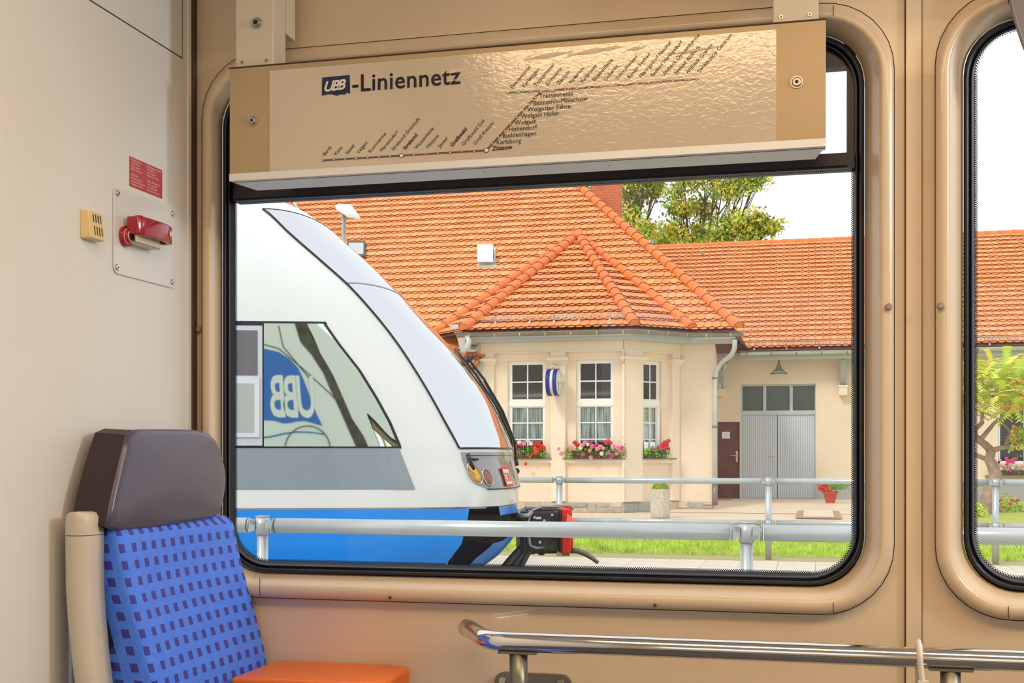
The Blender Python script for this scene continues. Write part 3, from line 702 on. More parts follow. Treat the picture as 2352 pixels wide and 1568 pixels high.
# backrest loft: rows in z; per row near edge y, far edge y, front x
def nearY(z): return 1.692
def XFz(z): return interp([(0.42, -0.90), (0.6, -0.935), (0.72, -0.962), (0.85, -0.985), (0.93, -1.008), (1.0, -1.03), (1.06, -1.043), (1.09, -1.048)], z)
UVP_Y, UVP_Z = 0.0315, 0.0262
rows = []; uvr = []
zs = [0.40+i*(1.088-0.40)/56 for i in range(57)]
for z in zs:
    xf = XFz(z); xb = min(xf-0.055, -1.035) if z > 0.9 else xf-0.075
    xb = max(xb, -1.118)
    yn = 1.694; yf = 2.088
    e = max(0.0, (z-1.066)/0.022); e = min(e, 1)
    rr_ = 0.009
    R = []; U = []
    pr = [(xb, yn+0.004), (xb+(xf-xb)*0.33, yn), (xb+(xf-xb)*0.66, yn)]
    for k in range(5):
        a = pi/2*k/4; pr.append((xf-rr_+rr_*sin(a), yn+rr_-rr_*cos(a)))
    for k in range(1, 24):
        t = k/24; y = yn+rr_+(yf-yn-2*rr_)*t
        con = 0.010*sin(pi*t)**0.7 * (0.6+0.4*cos((z-0.95)*14))
        crease = 0.005*math.exp(-((z-0.948)/0.005)**2)*min(1, max(0, (t-0.08)*8))*min(1, max(0, (0.95-t)*8))
        pr.append((xf-con*0.9-crease+0.004, y))
    for k in range(5):
        a = pi/2*k/4; pr.append((xf-rr_+rr_*cos(a), yf-rr_+rr_*sin(a)))
    pr += [(xb+(xf-xb)*0.5, yf), (xb, yf-0.004)]
    cx = (xf+xb)/2
    k_ = 1-(1-sqrt(max(0, 1-e*e)))*0.35
    L = 0; prev = None
    for (x, y) in pr:
        x2 = cx+(x-cx)*k_; y2 = 1.89+(y-1.89)*(1-(1-sqrt(max(0, 1-e*e)))*0.04)
        tilt = 0.0
        if prev is not None: L += sqrt((x-prev[0])**2+(y-prev[1])**2)
        prev = (x, y)
        R.append((x2, y2, z+tilt)); U.append(((y-(max(0, xf-x) if len(U) < 8 else 0))/UVP_Y+0.3, z/UVP_Z))
    rows.append(R); uvr.append(U)
mb = MB(); mb.grid(rows, 0, True)
mb.face(rows[-1], 0)
nfl = len(rows[0])
o = mb.build('backrest', M_fabric, seat)
me = o.data; uvl = me.uv_layers.new(name='UVMap'); flat = [u for U in uvr for u in U]
nv = len(flat)
for p in me.polygons:
    for li in p.loop_indices:
        vi = me.loops[li].vertex_index
        uvl.data[li].uv = flat[vi] if vi < nv else (0.8, 0.8)
# seat cushion below
mb = MB(); rows = []; uvr = []
for i in range(13):
    t = i/12; x = -0.98+0.44*t; R = []; U = []
    zt = 0.43+0.02*t-0.03*max(0, (t-0.85)/0.15)**2
    for k in range(17):
        s_ = k/16; y = 1.69+0.39*s_; ed = 0.03*(abs(2*s_-1)**6)
        R.append((x, y, zt-ed)); U.append((y/UVP_Y, x/UVP_Z))
    rows.append(R); uvr.append(U)
mb.grid(rows, 0, True); mb.box(-0.98, -0.545, 1.695, 2.075, 0.33, 0.405)
o = mb.build('seat_cushion', M_fabric, seat); me = o.data; uvl = me.uv_layers.new(name='UVMap'); flat = [u for U in uvr for u in U]
for p in me.polygons:
    for li in p.loop_indices:
        vi = me.loops[li].vertex_index; uvl.data[li].uv = flat[vi] if vi < len(flat) else (0.8, 0.8)
mb = MB(); mb.box(-1.0, -0.6, 1.72, 2.05, 0.27, 0.33); mb.tube([(-0.8, 1.8, 0.0), (-0.8, 1.8, 0.3)], 0.03, 12); mb.tube([(-0.8, 2.0, 0.0), (-0.8, 2.0, 0.3)], 0.03, 12)
mb.build('seat_base', M_steel_d, seat)
# beige side shell with a separate cap
XA = -1.075
def shell(pts, cap=False):
    mbs = MB(); rows = []
    for (pxl, pxr, py) in pts:
        pl, pr_ = WX(pxl, py, XA-0.016), WX(pxr, py, XA+0.006)
        yl = 1.640; a = []
        xl = ray(pxl, py)[0]/ray(pxl, py)[1]*1.658; xr = ray(pxr, py)[0]/ray(pxr, py)[1]*1.658
        z = EYE+ray(0.5*(pxl+pxr), py)[2]*1.658/ray(0.5*(pxl+pxr), py)[1]
        cx = (xl+xr)/2; hw = (xr-xl)/2
        a = [(cx+hw*cos(t)*(0.98 if abs(cos(t)) < 0.99 else 1), 1.672-0.030*max(0, sin(t))**0.6, z) for t in [pi*k/12 for k in range(13)]]
        a += [(cx-hw, 1.690, z), (cx+hw, 1.690, z)]
        rows.append(a)
    mbs.grid(rows, 0, True, True); mbs.face(rows[0]); mbs.face(rows[-1])
    return mbs
shell([(150, 212, 1229.5), (151, 212, 1300), (152, 213, 1360), (156, 217, 1420), (164, 224, 1500), (172, 232, 1568), (184, 243, 1660), (205, 262, 1800), (240, 292, 2000)]).build('side_shell', M_plastic, seat)
shell([(166, 196, 1175), (158, 204, 1178), (152, 210, 1187), (150.5, 211.5, 1200), (150, 212, 1228)]).build('side_shell_cap', M_plastic, seat)

# ---- orange folding board
mb = MB()
zt = 0.823
tip = W(912, 1541, 1.985).x
loop = [(-0.96, 2.086), (tip-0.035, 2.086), (tip-0.008, 2.075), (tip, 2.05), (tip, 1.955), (tip-0.004, 1.94), (tip-0.045, 1.90), (-0.96, 1.90)]
mb.prism([(x, y, zt-0.028) for x, y in loop], (0, 0, 0.028))
tbl = thing('wall_table', 'orange folding table board under the window beside the seat', 'table', (-0.83, 2.0, 0.78))
mb.build('board', M_orange, tbl, bevel=0.006, seg=3)
mb = MB(); mb.box(-0.93, -0.75, 2.06, 2.099, 0.70, 0.797); mb.build('hinge_bracket', M_steel_d, tbl)

# ---- chrome handrail
rail = thing('handrail', 'polished chrome handrail on posts along the wall under the window', 'handrail', (0.2, 1.93, 0.7))
YR = 1.93; ZR = 0.8965
mb = MB()
x0 = W(1128, 1475, YR).x
pts = [(-0.588, 2.055, ZR+0.002), (-0.572, 2.035, ZR+0.001), (-0.535, 1.966, ZR), (-0.522, 1.948, ZR), (-0.505, 1.934, ZR), (-0.485, YR, ZR), (0, YR, ZR), (1.0, YR, ZR), (2.3, YR, ZR)]
mb.tube(pts, 0.0158, 24); mb.build('rail_tube', mat('polished_chrome', (0.80, 0.79, 0.77), 0.09, metal=1.0), rail)
for px, wpl in ((1191, (1135, 1312)), (2183, (2118, 2290))):
    X = W(px, 1520, YR).x
    mb = MB(); mb.tube([(X, YR, ZR-0.014), (X, YR, 0.79), (X, YR+0.012, 0.765), (X, YR+0.045, 0.745), (X, 2.08, 0.745)], 0.0148, 18); p = mb.build('post', M_steel_d, rail)
    mb = MB(); mb.prism([(X-0.032, YR-0.012, ZR-0.0175), (X-0.027, YR-0.015, ZR-0.0175), (X+0.027, YR-0.015, ZR-0.0175), (X+0.032, YR-0.012, ZR-0.0175), (X+0.032, YR+0.012, ZR-0.0175), (X-0.032, YR+0.012, ZR-0.0175)], (0, 0, 0.004))
    mb.build('saddle', M_steel_d, rail)
    xa = W(wpl[0], 1555, 2.09).x; xb_ = W(wpl[1], 1555, 2.09).x
    mb = MB(); mb.prism([(x, 2.091, z) for x, z in rrect(xa, xb_, 0.66, 0.8175, 0.018, 5)], (0, 0.008, 0)); pl = mb.build('wall_plate', M_steel_d, rail, bevel=0.0015)
    for bxp in (xa+0.015, xb_-0.018):
        mb = MB(); mb.tube([(bxp, 2.091, 0.803), (bxp, 2.086, 0.803)], 0.006, 12); mb.build('plate_bolt', M_steel, pl)
# grey fabric edge in the upper corner of the right window
mb = MB(); cv = [W(px, py, 2.05) for px, py in ((2318, -400), (2322, 0), (2328, 30), (2340, 70), (2352, 105), (2375, 160), (2420, 160), (2420, -400))]
mb.prism(cv, (0, 0.006, 0)); mb.tube(cv[:6], 0.003, 8)
tag(mb.build('curtain_edge', mat('grey_curtain', (0.25, 0.22, 0.22), 0.9)), 'grey fabric edge hanging in the upper corner of the right window', 'curtain')
# cable tie on the rail
X = W(2117, 1500, YR).x
mb = MB(); R = 0.0205; lp = []
for k in range(20):
    a = pi*k/19; lp.append((X-0.004, YR-R*cos(a), ZR+R*sin(a)))
lp = [(X+0.001, YR-R-0.002, 0.78), (X, YR-R, 0.85)]+lp+[(X-0.004, YR+R, 0.86), (X-0.002, YR+0.012, 0.83)]
mb.tube(lp, 0.0072, 8, r2=0.0045); mb.box(X-0.007, X+0.008, YR-R-0.007, YR-R+0.003, 0.856, 0.866, 0)
tag(mb.build('cable_tie', M_tie), 'cream plastic loop tied over the handrail below the pillar', 'strap')

# ================================================================== GROUND OUTSIDE
def ground_box(name, x0, x1, y0, y1, z0, z1, m, lb, cat='ground'):
    mb = MB(); mb.box(x0, x1, y0, y1, z0, z1); return struct(mb.build(name, m), lb)
ground_box('platform_near', -18, 12, 2.75, 6.4, -0.9, 0.0, M_asph, 'grey platform surface beside our carriage')
ground_box('track_bed', -30, 20, 6.4, 12.0, -1.0, -0.55, M_ballast, 'stony track bed under the neighbouring train')
ground_box('ground_base', -60, 60, 14.2, 90, -1.0, -0.012, M_yard, 'pale yard surface in front of the station building')
ground_box('path_base', -30, 20, 12.0, 14.3, -0.9, -0.02, M_soil, 'bedding of the pale path behind the track')
# pale paving slabs of the path, each its own piece
path = thing('paved_path', 'pale slab path running behind the track', 'path', (-1.5, 12.1, -0.02)); path['kind'] = 'structure'
mb = MB(); mb.box(-0.199, 0.199, -0.199, 0.199, 0, 0.02); slab0 = None
for i in range(19):
    for j in range(5):
        x = -5.0+i*0.402; y = 12.32+j*0.402
        if slab0 is None:
            slab0 = mb.build('paving_slab', M_pave, path, loc=Vector((x, y, -0.018))-world_loc(path))
            slab0.data.transform(Matrix.Translation(Vector((x, y, -0.018)))) ; continue
        inst('paving_slab', slab0.data, path, Matrix.Translation((x, y, -0.018+random.uniform(0, 0.004))) @ Matrix.Rotation(random.uniform(-0.006, 0.006), 4, 'Z'))
mb = MB(); mb.box(-30, 20, 14.15, 14.95, -0.02, 0.004); struct(mb.build('soil_strip', M_soil), 'dry soil strip along the far fence')
mb = MB(); mb.box(-30, 20, 14.9, 17.5, -0.02, 0.006); struct(mb.build('lawn', M_lawn), 'green lawn strip behind the far fence')
mb = MB(); mb.box(-30, 20, 17.5, 19.0, -0.02, 0.008); struct(mb.build('sand_path', M_pave), 'light path between lawn and yard')
# lawn patch right, in front of the wing
mb = MB(); mb.poly([[(0.78, 20.5, 0.012), (9, 20.5, 0.012), (9, 31.2, 0.112), (1.35, 31.2, 0.112), (1.12, 27.0, 0.112), (0.95, 25.5, 0.03)]]); struct(mb.build('lawn_patch', M_lawn), 'patchy lawn in front of the right wing')
mb = MB(); mb.poly([[(1.8, 24.2, 0.03), (9, 24.2, 0.03), (9, 31.3, 0.12), (2.6, 31.3, 0.12)]]); struct(mb.build('flower_bed', M_soil), 'brown planted bed around the small tree')
# ramp of yard up to the door
mb = MB(); mb.poly([[(-8, 25.9, -0.005), (1.2, 25.9, -0.005), (1.2, 28.0, 0.1), (-8, 28.0, 0.1)]]); mb.poly([[(-8, 28.0, 0.1), (9, 28.0, 0.1), (9, 31.6, 0.1), (-8, 31.6, 0.1)]])
struct(mb.build('yard_apron', M_yard), 'slightly raised pale apron before the garage doors')
# grass blades
def blades(name, x0, x1, y0, y1, n, h, lb, zf=lambda x, y: 0.006):
    mb = MB(); rnd = random.Random(3)
    for i in range(n):
        x = rnd.uniform(x0, x1); y = y0+(y1-y0)*rnd.random(); a = rnd.uniform(0, pi); w = rnd.uniform(0.006, 0.014); hh = h*rnd.uniform(0.4, 1.2); lx = rnd.uniform(-0.02, 0.02)
        z = zf(x, y)
        mb.face([(x-w*cos(a), y-w*sin(a), z), (x+w*cos(a), y+w*sin(a), z), (x+lx, y+lx*0.5, z+hh)])
    o = mb.build(name, M_grass); tag(o, lb, 'grass', kind='stuff'); return o
blades('lawn_grass', -6.5, 4.5, 14.75, 17.5, 15000, 0.07, 'bright green grass behind the far fence')

# ================================================================== TUBE FENCES
def fence(name, label, Y, posts, ztop, zlow, rr, rp, m, zg, x0, x1, group=None):
    f = thing(name, label, 'fence', ((x0+x1)/2, Y, zg))
    for k, X in enumerate(posts):
        mb = MB(); mb.tube([(X, Y, zg), (X, Y, ztop+0.012)], rp, 20); mb.build('post', m, f)
        for zr in ((ztop,) if zlow is None else (ztop, zlow)):
            mb = MB()
            top = 0.04 if zr == ztop else 0.035
            mb.tube([(X, Y, zr-0.042), (X, Y, zr+top)], rp*1.22, 20, 0); mb.tube([(X, Y, zr+top), (X, Y, zr+top+0.004)], rp*1.28, 20, 0)
            for sgn in (-1, 1):
                xe = X+sgn*(rp*1.28+0.024)
                mb.hexa([(X+sgn*rp, Y-0.03, zr-0.02), (xe, Y-0.03, zr-0.032), (xe, Y-0.012, zr-0.032), (X+sgn*rp, Y-0.012, zr-0.02),
                         (X+sgn*rp, Y-0.03, zr+0.025), (xe, Y-0.03, zr+0.030), (xe, Y-0.012, zr+0.030), (X+sgn*rp, Y-0.012, zr+0.025)], 0)
                mb.tube([(xe, Y, zr), (xe+sgn*0.008, Y, zr)], rr*1.02, 20, 1)
                mb.tube([(X+sgn*(rp*1.28+0.006), Y-0.03, zr-0.018*sgn), (X+sgn*(rp*1.28+0.006), Y-0.038, zr-0.018*sgn)], 0.010, 10, 1)
            mb.build('clamp', [m, M_clamp], f)
    edges = [x0]+list(posts)+[x1]
    for zr in ((ztop,) if zlow is None else (ztop, zlow)):
        for a, b in zip(edges, edges[1:]):
            a2 = a+(rp*1.28+0.038 if a != x0 else 0); b2 = b-(rp*1.28+0.038 if b != x1 else 0)
            mb = MB(); mb.tube([(a2, Y, zr), (b2, Y, zr)], rr, 20); mb.build('rail', m, f)
    return f
zn = EYE-174.5/F*5.2
xn1, xn2 = W(603, 1215, 5.2).x, W(1715, 1215, 5.2).x
fence('tube_fence', 'near galvanised tube fence with thick rail just outside the window', 5.2, [xn1, xn2, xn2+(xn2-xn1)], zn, None, 0.0345, 0.026, M_galv_n, 0.0, xn1-1.7, xn2+4.2)
p1, p2 = W(1285, 1103, 14.3).x, W(1765, 1103, 14.3).x; sp = p2-p1
fence('tube_fence', 'far galvanised fence with two rails in front of the station lawn', 14.3, [p1-sp, p1, p2, p2+sp, p2+2*sp], EYE-58.5/F*14.3/1.0, EYE-152/F*14.3/1.0, 0.034, 0.036, M_galv, 0.0, p1-3*sp, p2+3.2*sp)

# ================================================================== NEIGHBOURING TRAIN
PH = radians(18); CP, SP = cos(PH), sin(PH)
def T(u, v, z): return Vector((u*CP-v*SP, u*SP+v*CP, z))
def tratio(px):
    d = ray(px, 0); u = d[0]*CP+d[1]*SP; v = -d[0]*SP+d[1]*CP
    return u/v
def trz(px, py, v):
    d = ray(px, py); vv = -d[0]*SP+d[1]*CP
    return EYE+d[2]*v/vv
VC = 10.45; VSIDE = 9.0
pil_px = [(1078, 1160), (1082, 1122), (1076, 1100), (1058, 1060), (1050, 1030), (1020, 975), (990, 920), (950, 853), (905, 785), (860, 727), (800, 660), (745, 610), (660, 535), (600, 478)]
UA = [(trz(px, py, 9.15), tratio(px)*9.15) for px, py in pil_px]
UA += [(0.2, -0.05), (0.38, 0.155), (0.54, 0.283), (3.14, -1.40), (3.25, -1.75), (3.34, -2.2), (3.42, -3.0), (3.48, -4.2)]
sil_px = [(1190, 1150), (1189, 1120), (1188, 1095), (1180, 1050), (1165, 1000), (1130, 930), (1090, 870), (1040, 812), (985, 757), (930, 700), (880, 648), (830, 602), (775, 560), (700, 510), (640, 480), (590, 462)]
KK = [(trz(px, py, 10.6), tratio(px)) for px, py in sil_px]
KK += [(0.65, 0.0767), (0.425, 0.0687), (0.275, 0.0491), (0.15, 0.02)]
def ua(z): return smooth_interp(UA, z)
def kk(z): return smooth_interp(KK, z)
def vside(z):
    v = VSIDE
    if z < 0.7: v += 0.10*((0.7-z)/0.6)**2
    if z > 2.25: v += 0.20*((z-2.25)/1.0)**2
    if z > 3.02:
        t = min(1, (z-3.02)/0.48); v = v+(VC-0.25-v)*(1-sqrt(max(0, 1-t*t)))
    return v
def vnear(u, z):
    d = (u-(ua(z)-0.62))/0.62
    base = vside(z)
    return base+(0.11*max(0, d)**2.5)*(VC-base)/1.45
def AB(z):
    B = VC-vnear(ua(z), z); k = kk(z)
    a2 = (k*VC-ua(z))**2-(k*B)**2
    A = sqrt(max(a2, 0.15**2))
    if z > 3.3: A = max(0.12, A*(1-(z-3.3)*2.0))
    return A, B
_AT = {}
def ABs(z):
    key = round(z, 3)
    if key not in _AT:
        vals = [AB(z+d) for d in (-0.12, -0.06, 0, 0.06, 0.12)]
        _AT[key] = (sum(v[0] for v in vals)/5, AB(z)[1])
    return _AT[key]
def front_uv(tau, z):                  # tau 0 near pillar, 1 nose centre, 2 far pillar
    A, B = ABs(z); a = tau*pi/2
    return ua(z)+A*(abs(sin(a))**0.92), VC-B*cos(a)
def fpt(tau, z, off=0.0):
    u, v = front_uv(tau, z)
    if off:
        e = 0.01
        u1, v1 = front_uv(tau+e, z); u0, v0 = front_uv(tau-e, z) if tau > e else (u, v)
        u2, v2 = front_uv(tau, z+0.02); u3, v3 = front_uv(tau, z-0.02)
        t1 = Vector((u1-u0, v1-v0, 0)); t2 = Vector((u2-u3, v2-v3, 0.04))
        n = t1.cross(t2).normalized()
        if n.x*(u+1.0)+n.y*(v-VC) < 0: n = -n
        return T(u+n.x*off, v+n.y*off, z+n.z*off)
    return T(u, v, z)
def spt(u, z, off=0.0, far=False):
    v = vnear(u, z)-off
    if far: v = 2*VC-v
    return T(u, v, z)
UB = -8.5
train = thing('rail_car', 'white railcar nose with blue skirt standing outside the wide window', 'train', T(-3.5, VC, -0.55))
zsb = [0.815+i*(3.10-0.815)/46 for i in range(47)]+[3.13, 3.17, 3.21, 3.25, 3.29, 3.33, 3.37, 3.41, 3.45, 3.48, 3.495]
def section(z, n_arc=28):
    R = []; uA = ua(z)
    for i in range(15): R.append(spt(UB+(uA-UB)*(1-(1-i/15)**2.0), z))
    for i in range(n_arc*2+1): R.append(fpt(2*i/(n_arc*2), z))
    for i in range(14, -1, -1): R.append(spt(UB+(uA-UB)*(1-(1-i/15)**2.0), z, 0, True))
    return R
mb = MB(); rows = [section(z) for z in zsb]; mb.grid(rows, 0, True)
mid = rows[-1]; n = len(mid); mb.face(mid[::-1], 0)
mb.build('body_shell', M_tw, train)
# strips of the side: polygon given by right boundary (px,py) and straight left end
def side_patch(name, m, top, bot, right, left, off, parent=None, nz=40, nu=40, ufun=None):
    mb = MB(); rows = []
    for i in range(nz+1):
        z = bot+(top-bot)*i/nz; ur = interp(right, z); ul = interp(left, z)
        rows.append([spt(ul+(ur-ul)*k/nu, z, off) for k in range(nu+1)])
    mb.grid(rows, 0, True); return mb.build(name, m, parent or train)
def sz(px, py): return (trz(px, py, 9.0), tratio(px)*9.0)
zt, zb = sz(700, 743)[0], sz(700, 1025)[0]
rightb = [sz(742, 743), sz(775, 790), (sz(822, 850)), sz(862, 915), sz(892, 970), sz(915, 1025)]
rb2 = [(z+0.0, u+0.022) for z, u in rightb]
L0 = [(0, UB+4.0), (4, UB+4.0)]
ug = tratio(606)*9.0
side_patch('window_seal', M_rubber, zt+0.016, zb-0.014, rb2, L0, 0.003)
side_patch('side_glass', M_sw, zt, zb, rightb, [(0, ug), (4, ug)], 0.006)
# opening cab side light with its frames
ul0 = tratio(470)*9.0
def side_box(name, m, pa, pb, off, parent=None):       # rectangle between two pixels on the side plane
    (z1, u0), (z0, u1) = sz(*pa), sz(*pb)
    mb = MB(); rows = [[spt(u, z, off) for u in (u0, u1)] for z in (z0, z1)]
    r0 = [spt(u, z, 0.0) for u, z in ((u0, z0), (u1, z0), (u1, z1), (u0, z1))]; r1 = [spt(u, z, off) for u, z in ((u0, z0), (u1, z0), (u1, z1), (u0, z1))]
    mb.hexa(r0+r1); return mb.build(name, m, parent or train)
dw = side_box('drop_light', mat('sash_grey', (0.62, 0.66, 0.72), 0.35), (470, 747), (603, 1023), 0.012)
side_box('upper_pane', mat('smoky_pane', (0.16, 0.15, 0.17), 0.08, spec=0.8), (470, 758), (592, 862), 0.015, dw)
side_box('lower_sash', mat('sash_white', (0.74, 0.77, 0.80), 0.35), (470, 867), (597, 1004), 0.022, dw)
side_box('lower_pane', mat('grey_pane', (0.46, 0.50, 0.47), 0.06, spec=0.8), (470, 880), (584, 992), 0.025, dw)
mb = MB(); a = tratio(604.5)*9; mb.grid([[spt(a-0.006, z, 0.009), spt(a+0.006, z, 0.009)] for z in (zb, zt)]); mb.build('sash_gap', M_rubber, train)
# grey band, window line, blue skirt
side_patch('grey_band', M_tg, sz(700, 1029)[0], sz(700, 1123.5)[0], [sz(953, 1123), sz(916, 1029)], L0, 0.004)
zw = 0.815
def skirt_end(z): return interp([(0.05, -0.25), (0.2, -0.02), (0.30, 0.09), (0.38, 0.165), (0.54, 0.285), (0.70, 0.325), (0.815, 0.345)], z)
mb = MB(); rows = []
for i in range(21):
    z = 0.05+(zw-0.012-0.05)*i/20
    R = []
    for k in range(26):
        u = UB+(skirt_end(z)-UB)*(1-(1-k/25)**2)
        uA = ua(z)-0.12
        if u <= uA: p = spt(u, z, 0.006)
        else: p = T(u, vnear(uA, z)-0.006+0.35*(u-uA)**1.0*0.55, z)
        R.append(p)
    rows.append(R)
mb.grid(rows, 0, True)
rows2 = [[p, p+T(-0.06, 0.05, 0)-T(0, 0, 0)] for p in [r[-1] for r in rows]]; mb.grid(rows2, 1, True)
mb.build('blue_skirt', [M_tb, M_tw], train)
mb = MB(); rows = []
for i in range(61):        # far half of the skirt round the nose
    z = 0.2+(zw-0.004-0.2)*i/60
    t0 = interp([(0.2, 0.34), (0.30, 0.28), (0.42, 0.25), (0.535, 0.34), (0.54, 0.95), (0.728, 0.95), (0.733, 0.36), (0.83, 0.31)], z)
    rows.append([fpt(t0+(2.0-t0)*k/14, z, -0.004) for k in range(15)]+[spt(ua(z)-0.4*q, z, 0.0, True) for q in range(1, 12)])
mb.grid(rows, 0, True); mb.build('far_skirt', M_tb, train)
mb = MB(); rows = [[spt(UB+(ua(zw)-UB)*k/20, z, 0.0075) for k in range(21)]+[fpt(0.16*k/6, z, 0.0075) for k in range(7)] for z in (zw-0.014, zw+0.0)]; mb.grid(rows, 0, True); mb.build('seam', M_tng, train)
# lower closure and dark underframe behind the coupler opening
mb = MB(); R = section(0.815); mb.face(R); mb.build('floor_plate', M_tdark, train)
mb = MB()
mb.hexa([T(u, v, z) for z in (0.05, 0.80) for u, v in ((-6, 9.25), (-0.30, 9.25), (-0.30, 11.6), (-6, 11.6))])
mb.hexa([T(u, v, z) for z in (0.28, 0.50) for u, v in ((-0.35, 9.5), (0.12, 9.6), (0.12, 10.1), (-0.35, 10.1))])
mb.hexa([T(u, v, z) for z in (0.60, 0.812) for u, v in ((-0.3, 9.35), (0.34, 9.45), (0.36, 9.7), (-0.3, 10.6))])
mb.tube([T(0.0, 9.7, 0.5), T(0.12, 9.75, 0.34), T(0.10, 9.8, 0.16)], 0.03, 8)
mb.tube([T(0.05, 9.9, 0.55), T(0.25, 9.95, 0.40), T(0.18, 10.0, 0.22)], 0.02, 8)
mb.build('underframe', M_tdark, train)
for uu in (-1.6, -4.0): 
    for vv in (9.75, 11.15): mb = MB(); mb.tube([T(uu, vv, -0.05), T(uu, vv+0.12*(1 if vv > 10 else -1), -0.05)], 0.42, 28); mb.build('wheel', M_tdark, train)

# windscreen
def front_patch(name, m, rows_def, off, parent=None, nt=30):
    mb = MB(); rows = []
    for z, t0, t1 in rows_def: rows.append([fpt(t0+(t1-t0)*k/nt, z, off) for k in range(nt+1)])
    mb.grid(rows, 0, True); return mb.build(name, m, parent or train)
zwb = trz(1050, 1029, 9.2)
rd = []
for i in range(44): rd.append((zwb+(3.035-zwb)*i/43, 0.015, 1.985))
front_patch('windscreen', M_ws, rd, 0.004)
mb = MB()
for rng in ([(z, t0) for z, t0, t1 in rd], [(z, t1) for z, t0, t1 in rd]):
    mb.tube([fpt(t, z, 0.004) for z, t in rng], 0.009, 6)
mb.tube([fpt(0.02+1.96*k/30, zwb, 0.006) for k in range(31)], 0.008, 6)
mb.tube([fpt(0.015+1.97*k/30, 3.035, 0.003) for k in range(31)], 0.005, 6)
zp = trz(905, 706, 9.6)
mb.build('windscreen_seal', M_rubber, train)
# faint joint line high on the windscreen between glass and destination cover
mb = MB(); mb.tube([fpt(0.02+1.96*k/30, 2.475, 0.004) for k in range(31)], 0.006, 6); mb.build('glass_joint', mat('joint_grey', (0.38, 0.40, 0.45), 0.4), train)
# nose panel with lamps
rd = []
zl = 0.945
for i in range(15):
    q = i/14; z = zl+(zwb-0.03-zl)*q
    t0 = 0.015+0.14*(1-min(1, q*2.6))**2.2
    rd.append((z, t0, 2-t0))
nose = front_patch('nose_panel', M_tng, rd, 0.006)
mb = MB(); mb.tube([fpt(0.155, zl, 0.006)]+[fpt(0.155+1.69*k/30, zl-0.0, 0.006) for k in range(1, 31)], 0.005, 6); mb.tube([fpt(0.05+1.9*k/30, zwb-0.055, 0.008) for k in range(31)], 0.0035, 6)
mb.build('panel_joint', M_rubber, nose)
def frame_at(tau, z, off=0.008):
    p = fpt(tau, z, off); e = 0.01
    r = (fpt(tau+e, z, off)-fpt(tau-e if tau > e else tau, z, off)).normalized(); up = (fpt(tau, z+0.02, off)-fpt(tau, z-0.02, off)).normalized()
    return p, r, up, r.cross(up).normalized()
def px_of(P):
    x = P.x*CT+P.y*ST; y = -P.x*ST+P.y*CT
    return 1176+F*x/y, YH-F*(P.z-EYE)/y
def find_tau(px, z):
    best = min(range(0, 130), key=lambda i: abs(px_of(fpt(i/100, z))[0]-px)); return best/100
def find_tz(px, py):
    best = None
    for i in range(0, 125):
        for j in range(60):
            z = 0.85+j*0.01; q = px_of(fpt(i/100, z)); d = (q[0]-px)**2+(q[1]-py)**2
            if best is None or d < best[0]: best = (d, i/100, z)
    return best[1], best[2]
for nm, px, py, ry, rx, m in (('headlamp', 1089, 1089, 0.078, 0.044, M_amber), ('marker_lamp', 1118, 1096, 0.062, 0.040, M_rlens)):
    for side in (0, 1):
        t, z = find_tz(px, py)
        tt = t if side == 0 else 2-t
        p, r, up, nn = frame_at(tt, z, 0.007)
        if (p-T(-1, VC, z)).dot(nn) < 0: nn = -nn
        def dome(rx, ry, h, h0): return [[p+nn*(h0+h*(1-q*q))+r*rx*q*cos(a)+up*ry*q*sin(a) for a in [2*pi*k/24 for k in range(24)]] for q in (1, 0.8, 0.55, 0.3, 0.02)]
        mb = MB(); mb.grid([[p+nn*0.001+r*rx*1.22*cos(a)+up*ry*1.18*sin(a) for a in [2*pi*k/24 for k in range(24)]], [p+nn*0.014+r*rx*1.1*cos(a)+up*ry*1.08*sin(a) for a in [2*pi*k/24 for k in range(24)]], [p+nn*0.004+r*rx*cos(a)+up*ry*sin(a) for a in [2*pi*k/24 for k in range(24)]]], 0, True, True)
        lr = mb.build(nm, M_ring, train)
        mb = MB(); mb.grid(dome(rx, ry, 0.012, 0.004), 0, True, True); mb.build('lens', m, lr)
# emblem with the two letters
t, z = find_tz(1161, 1096)
p, r, up, nn = frame_at(t, z, 0.010)
if (p-T(-1, VC, z)).dot(nn) < 0: nn = -nn
if r.dot(Vector((CT, ST, 0))) < 0: r = -r
nn2 = nn
def onf(x, y, off): return p+r*x+up*y+nn2*off
mb = MB()
def sq(w, h, off, m, rad): mb.poly([[onf(x, y, off) for x, y in rrect(-w, w, -h, h, rad, 4)]], m)
sq(0.085, 0.077, 0.006, 0, 0.018); sq(0.069, 0.060, 0.008, 1, 0.012)
sq(0.08, 0.072, -0.004, 0, 0.018)
M = Matrix(((r.x, up.x, nn2.x, 0), (r.y, up.y, nn2.y, 0), (r.z, up.z, nn2.z, 0), (0, 0, 0, 1)))
o_ = onf(-0.061, -0.036, 0.0095); M.translation = o_
vs, fs = text_mesh('DB', 0.098, M, bold=0.0012, spacing=0.88); mb.add(vs, fs, 0)
mb.build('emblem', [M_dbred, M_dbwhite], train)
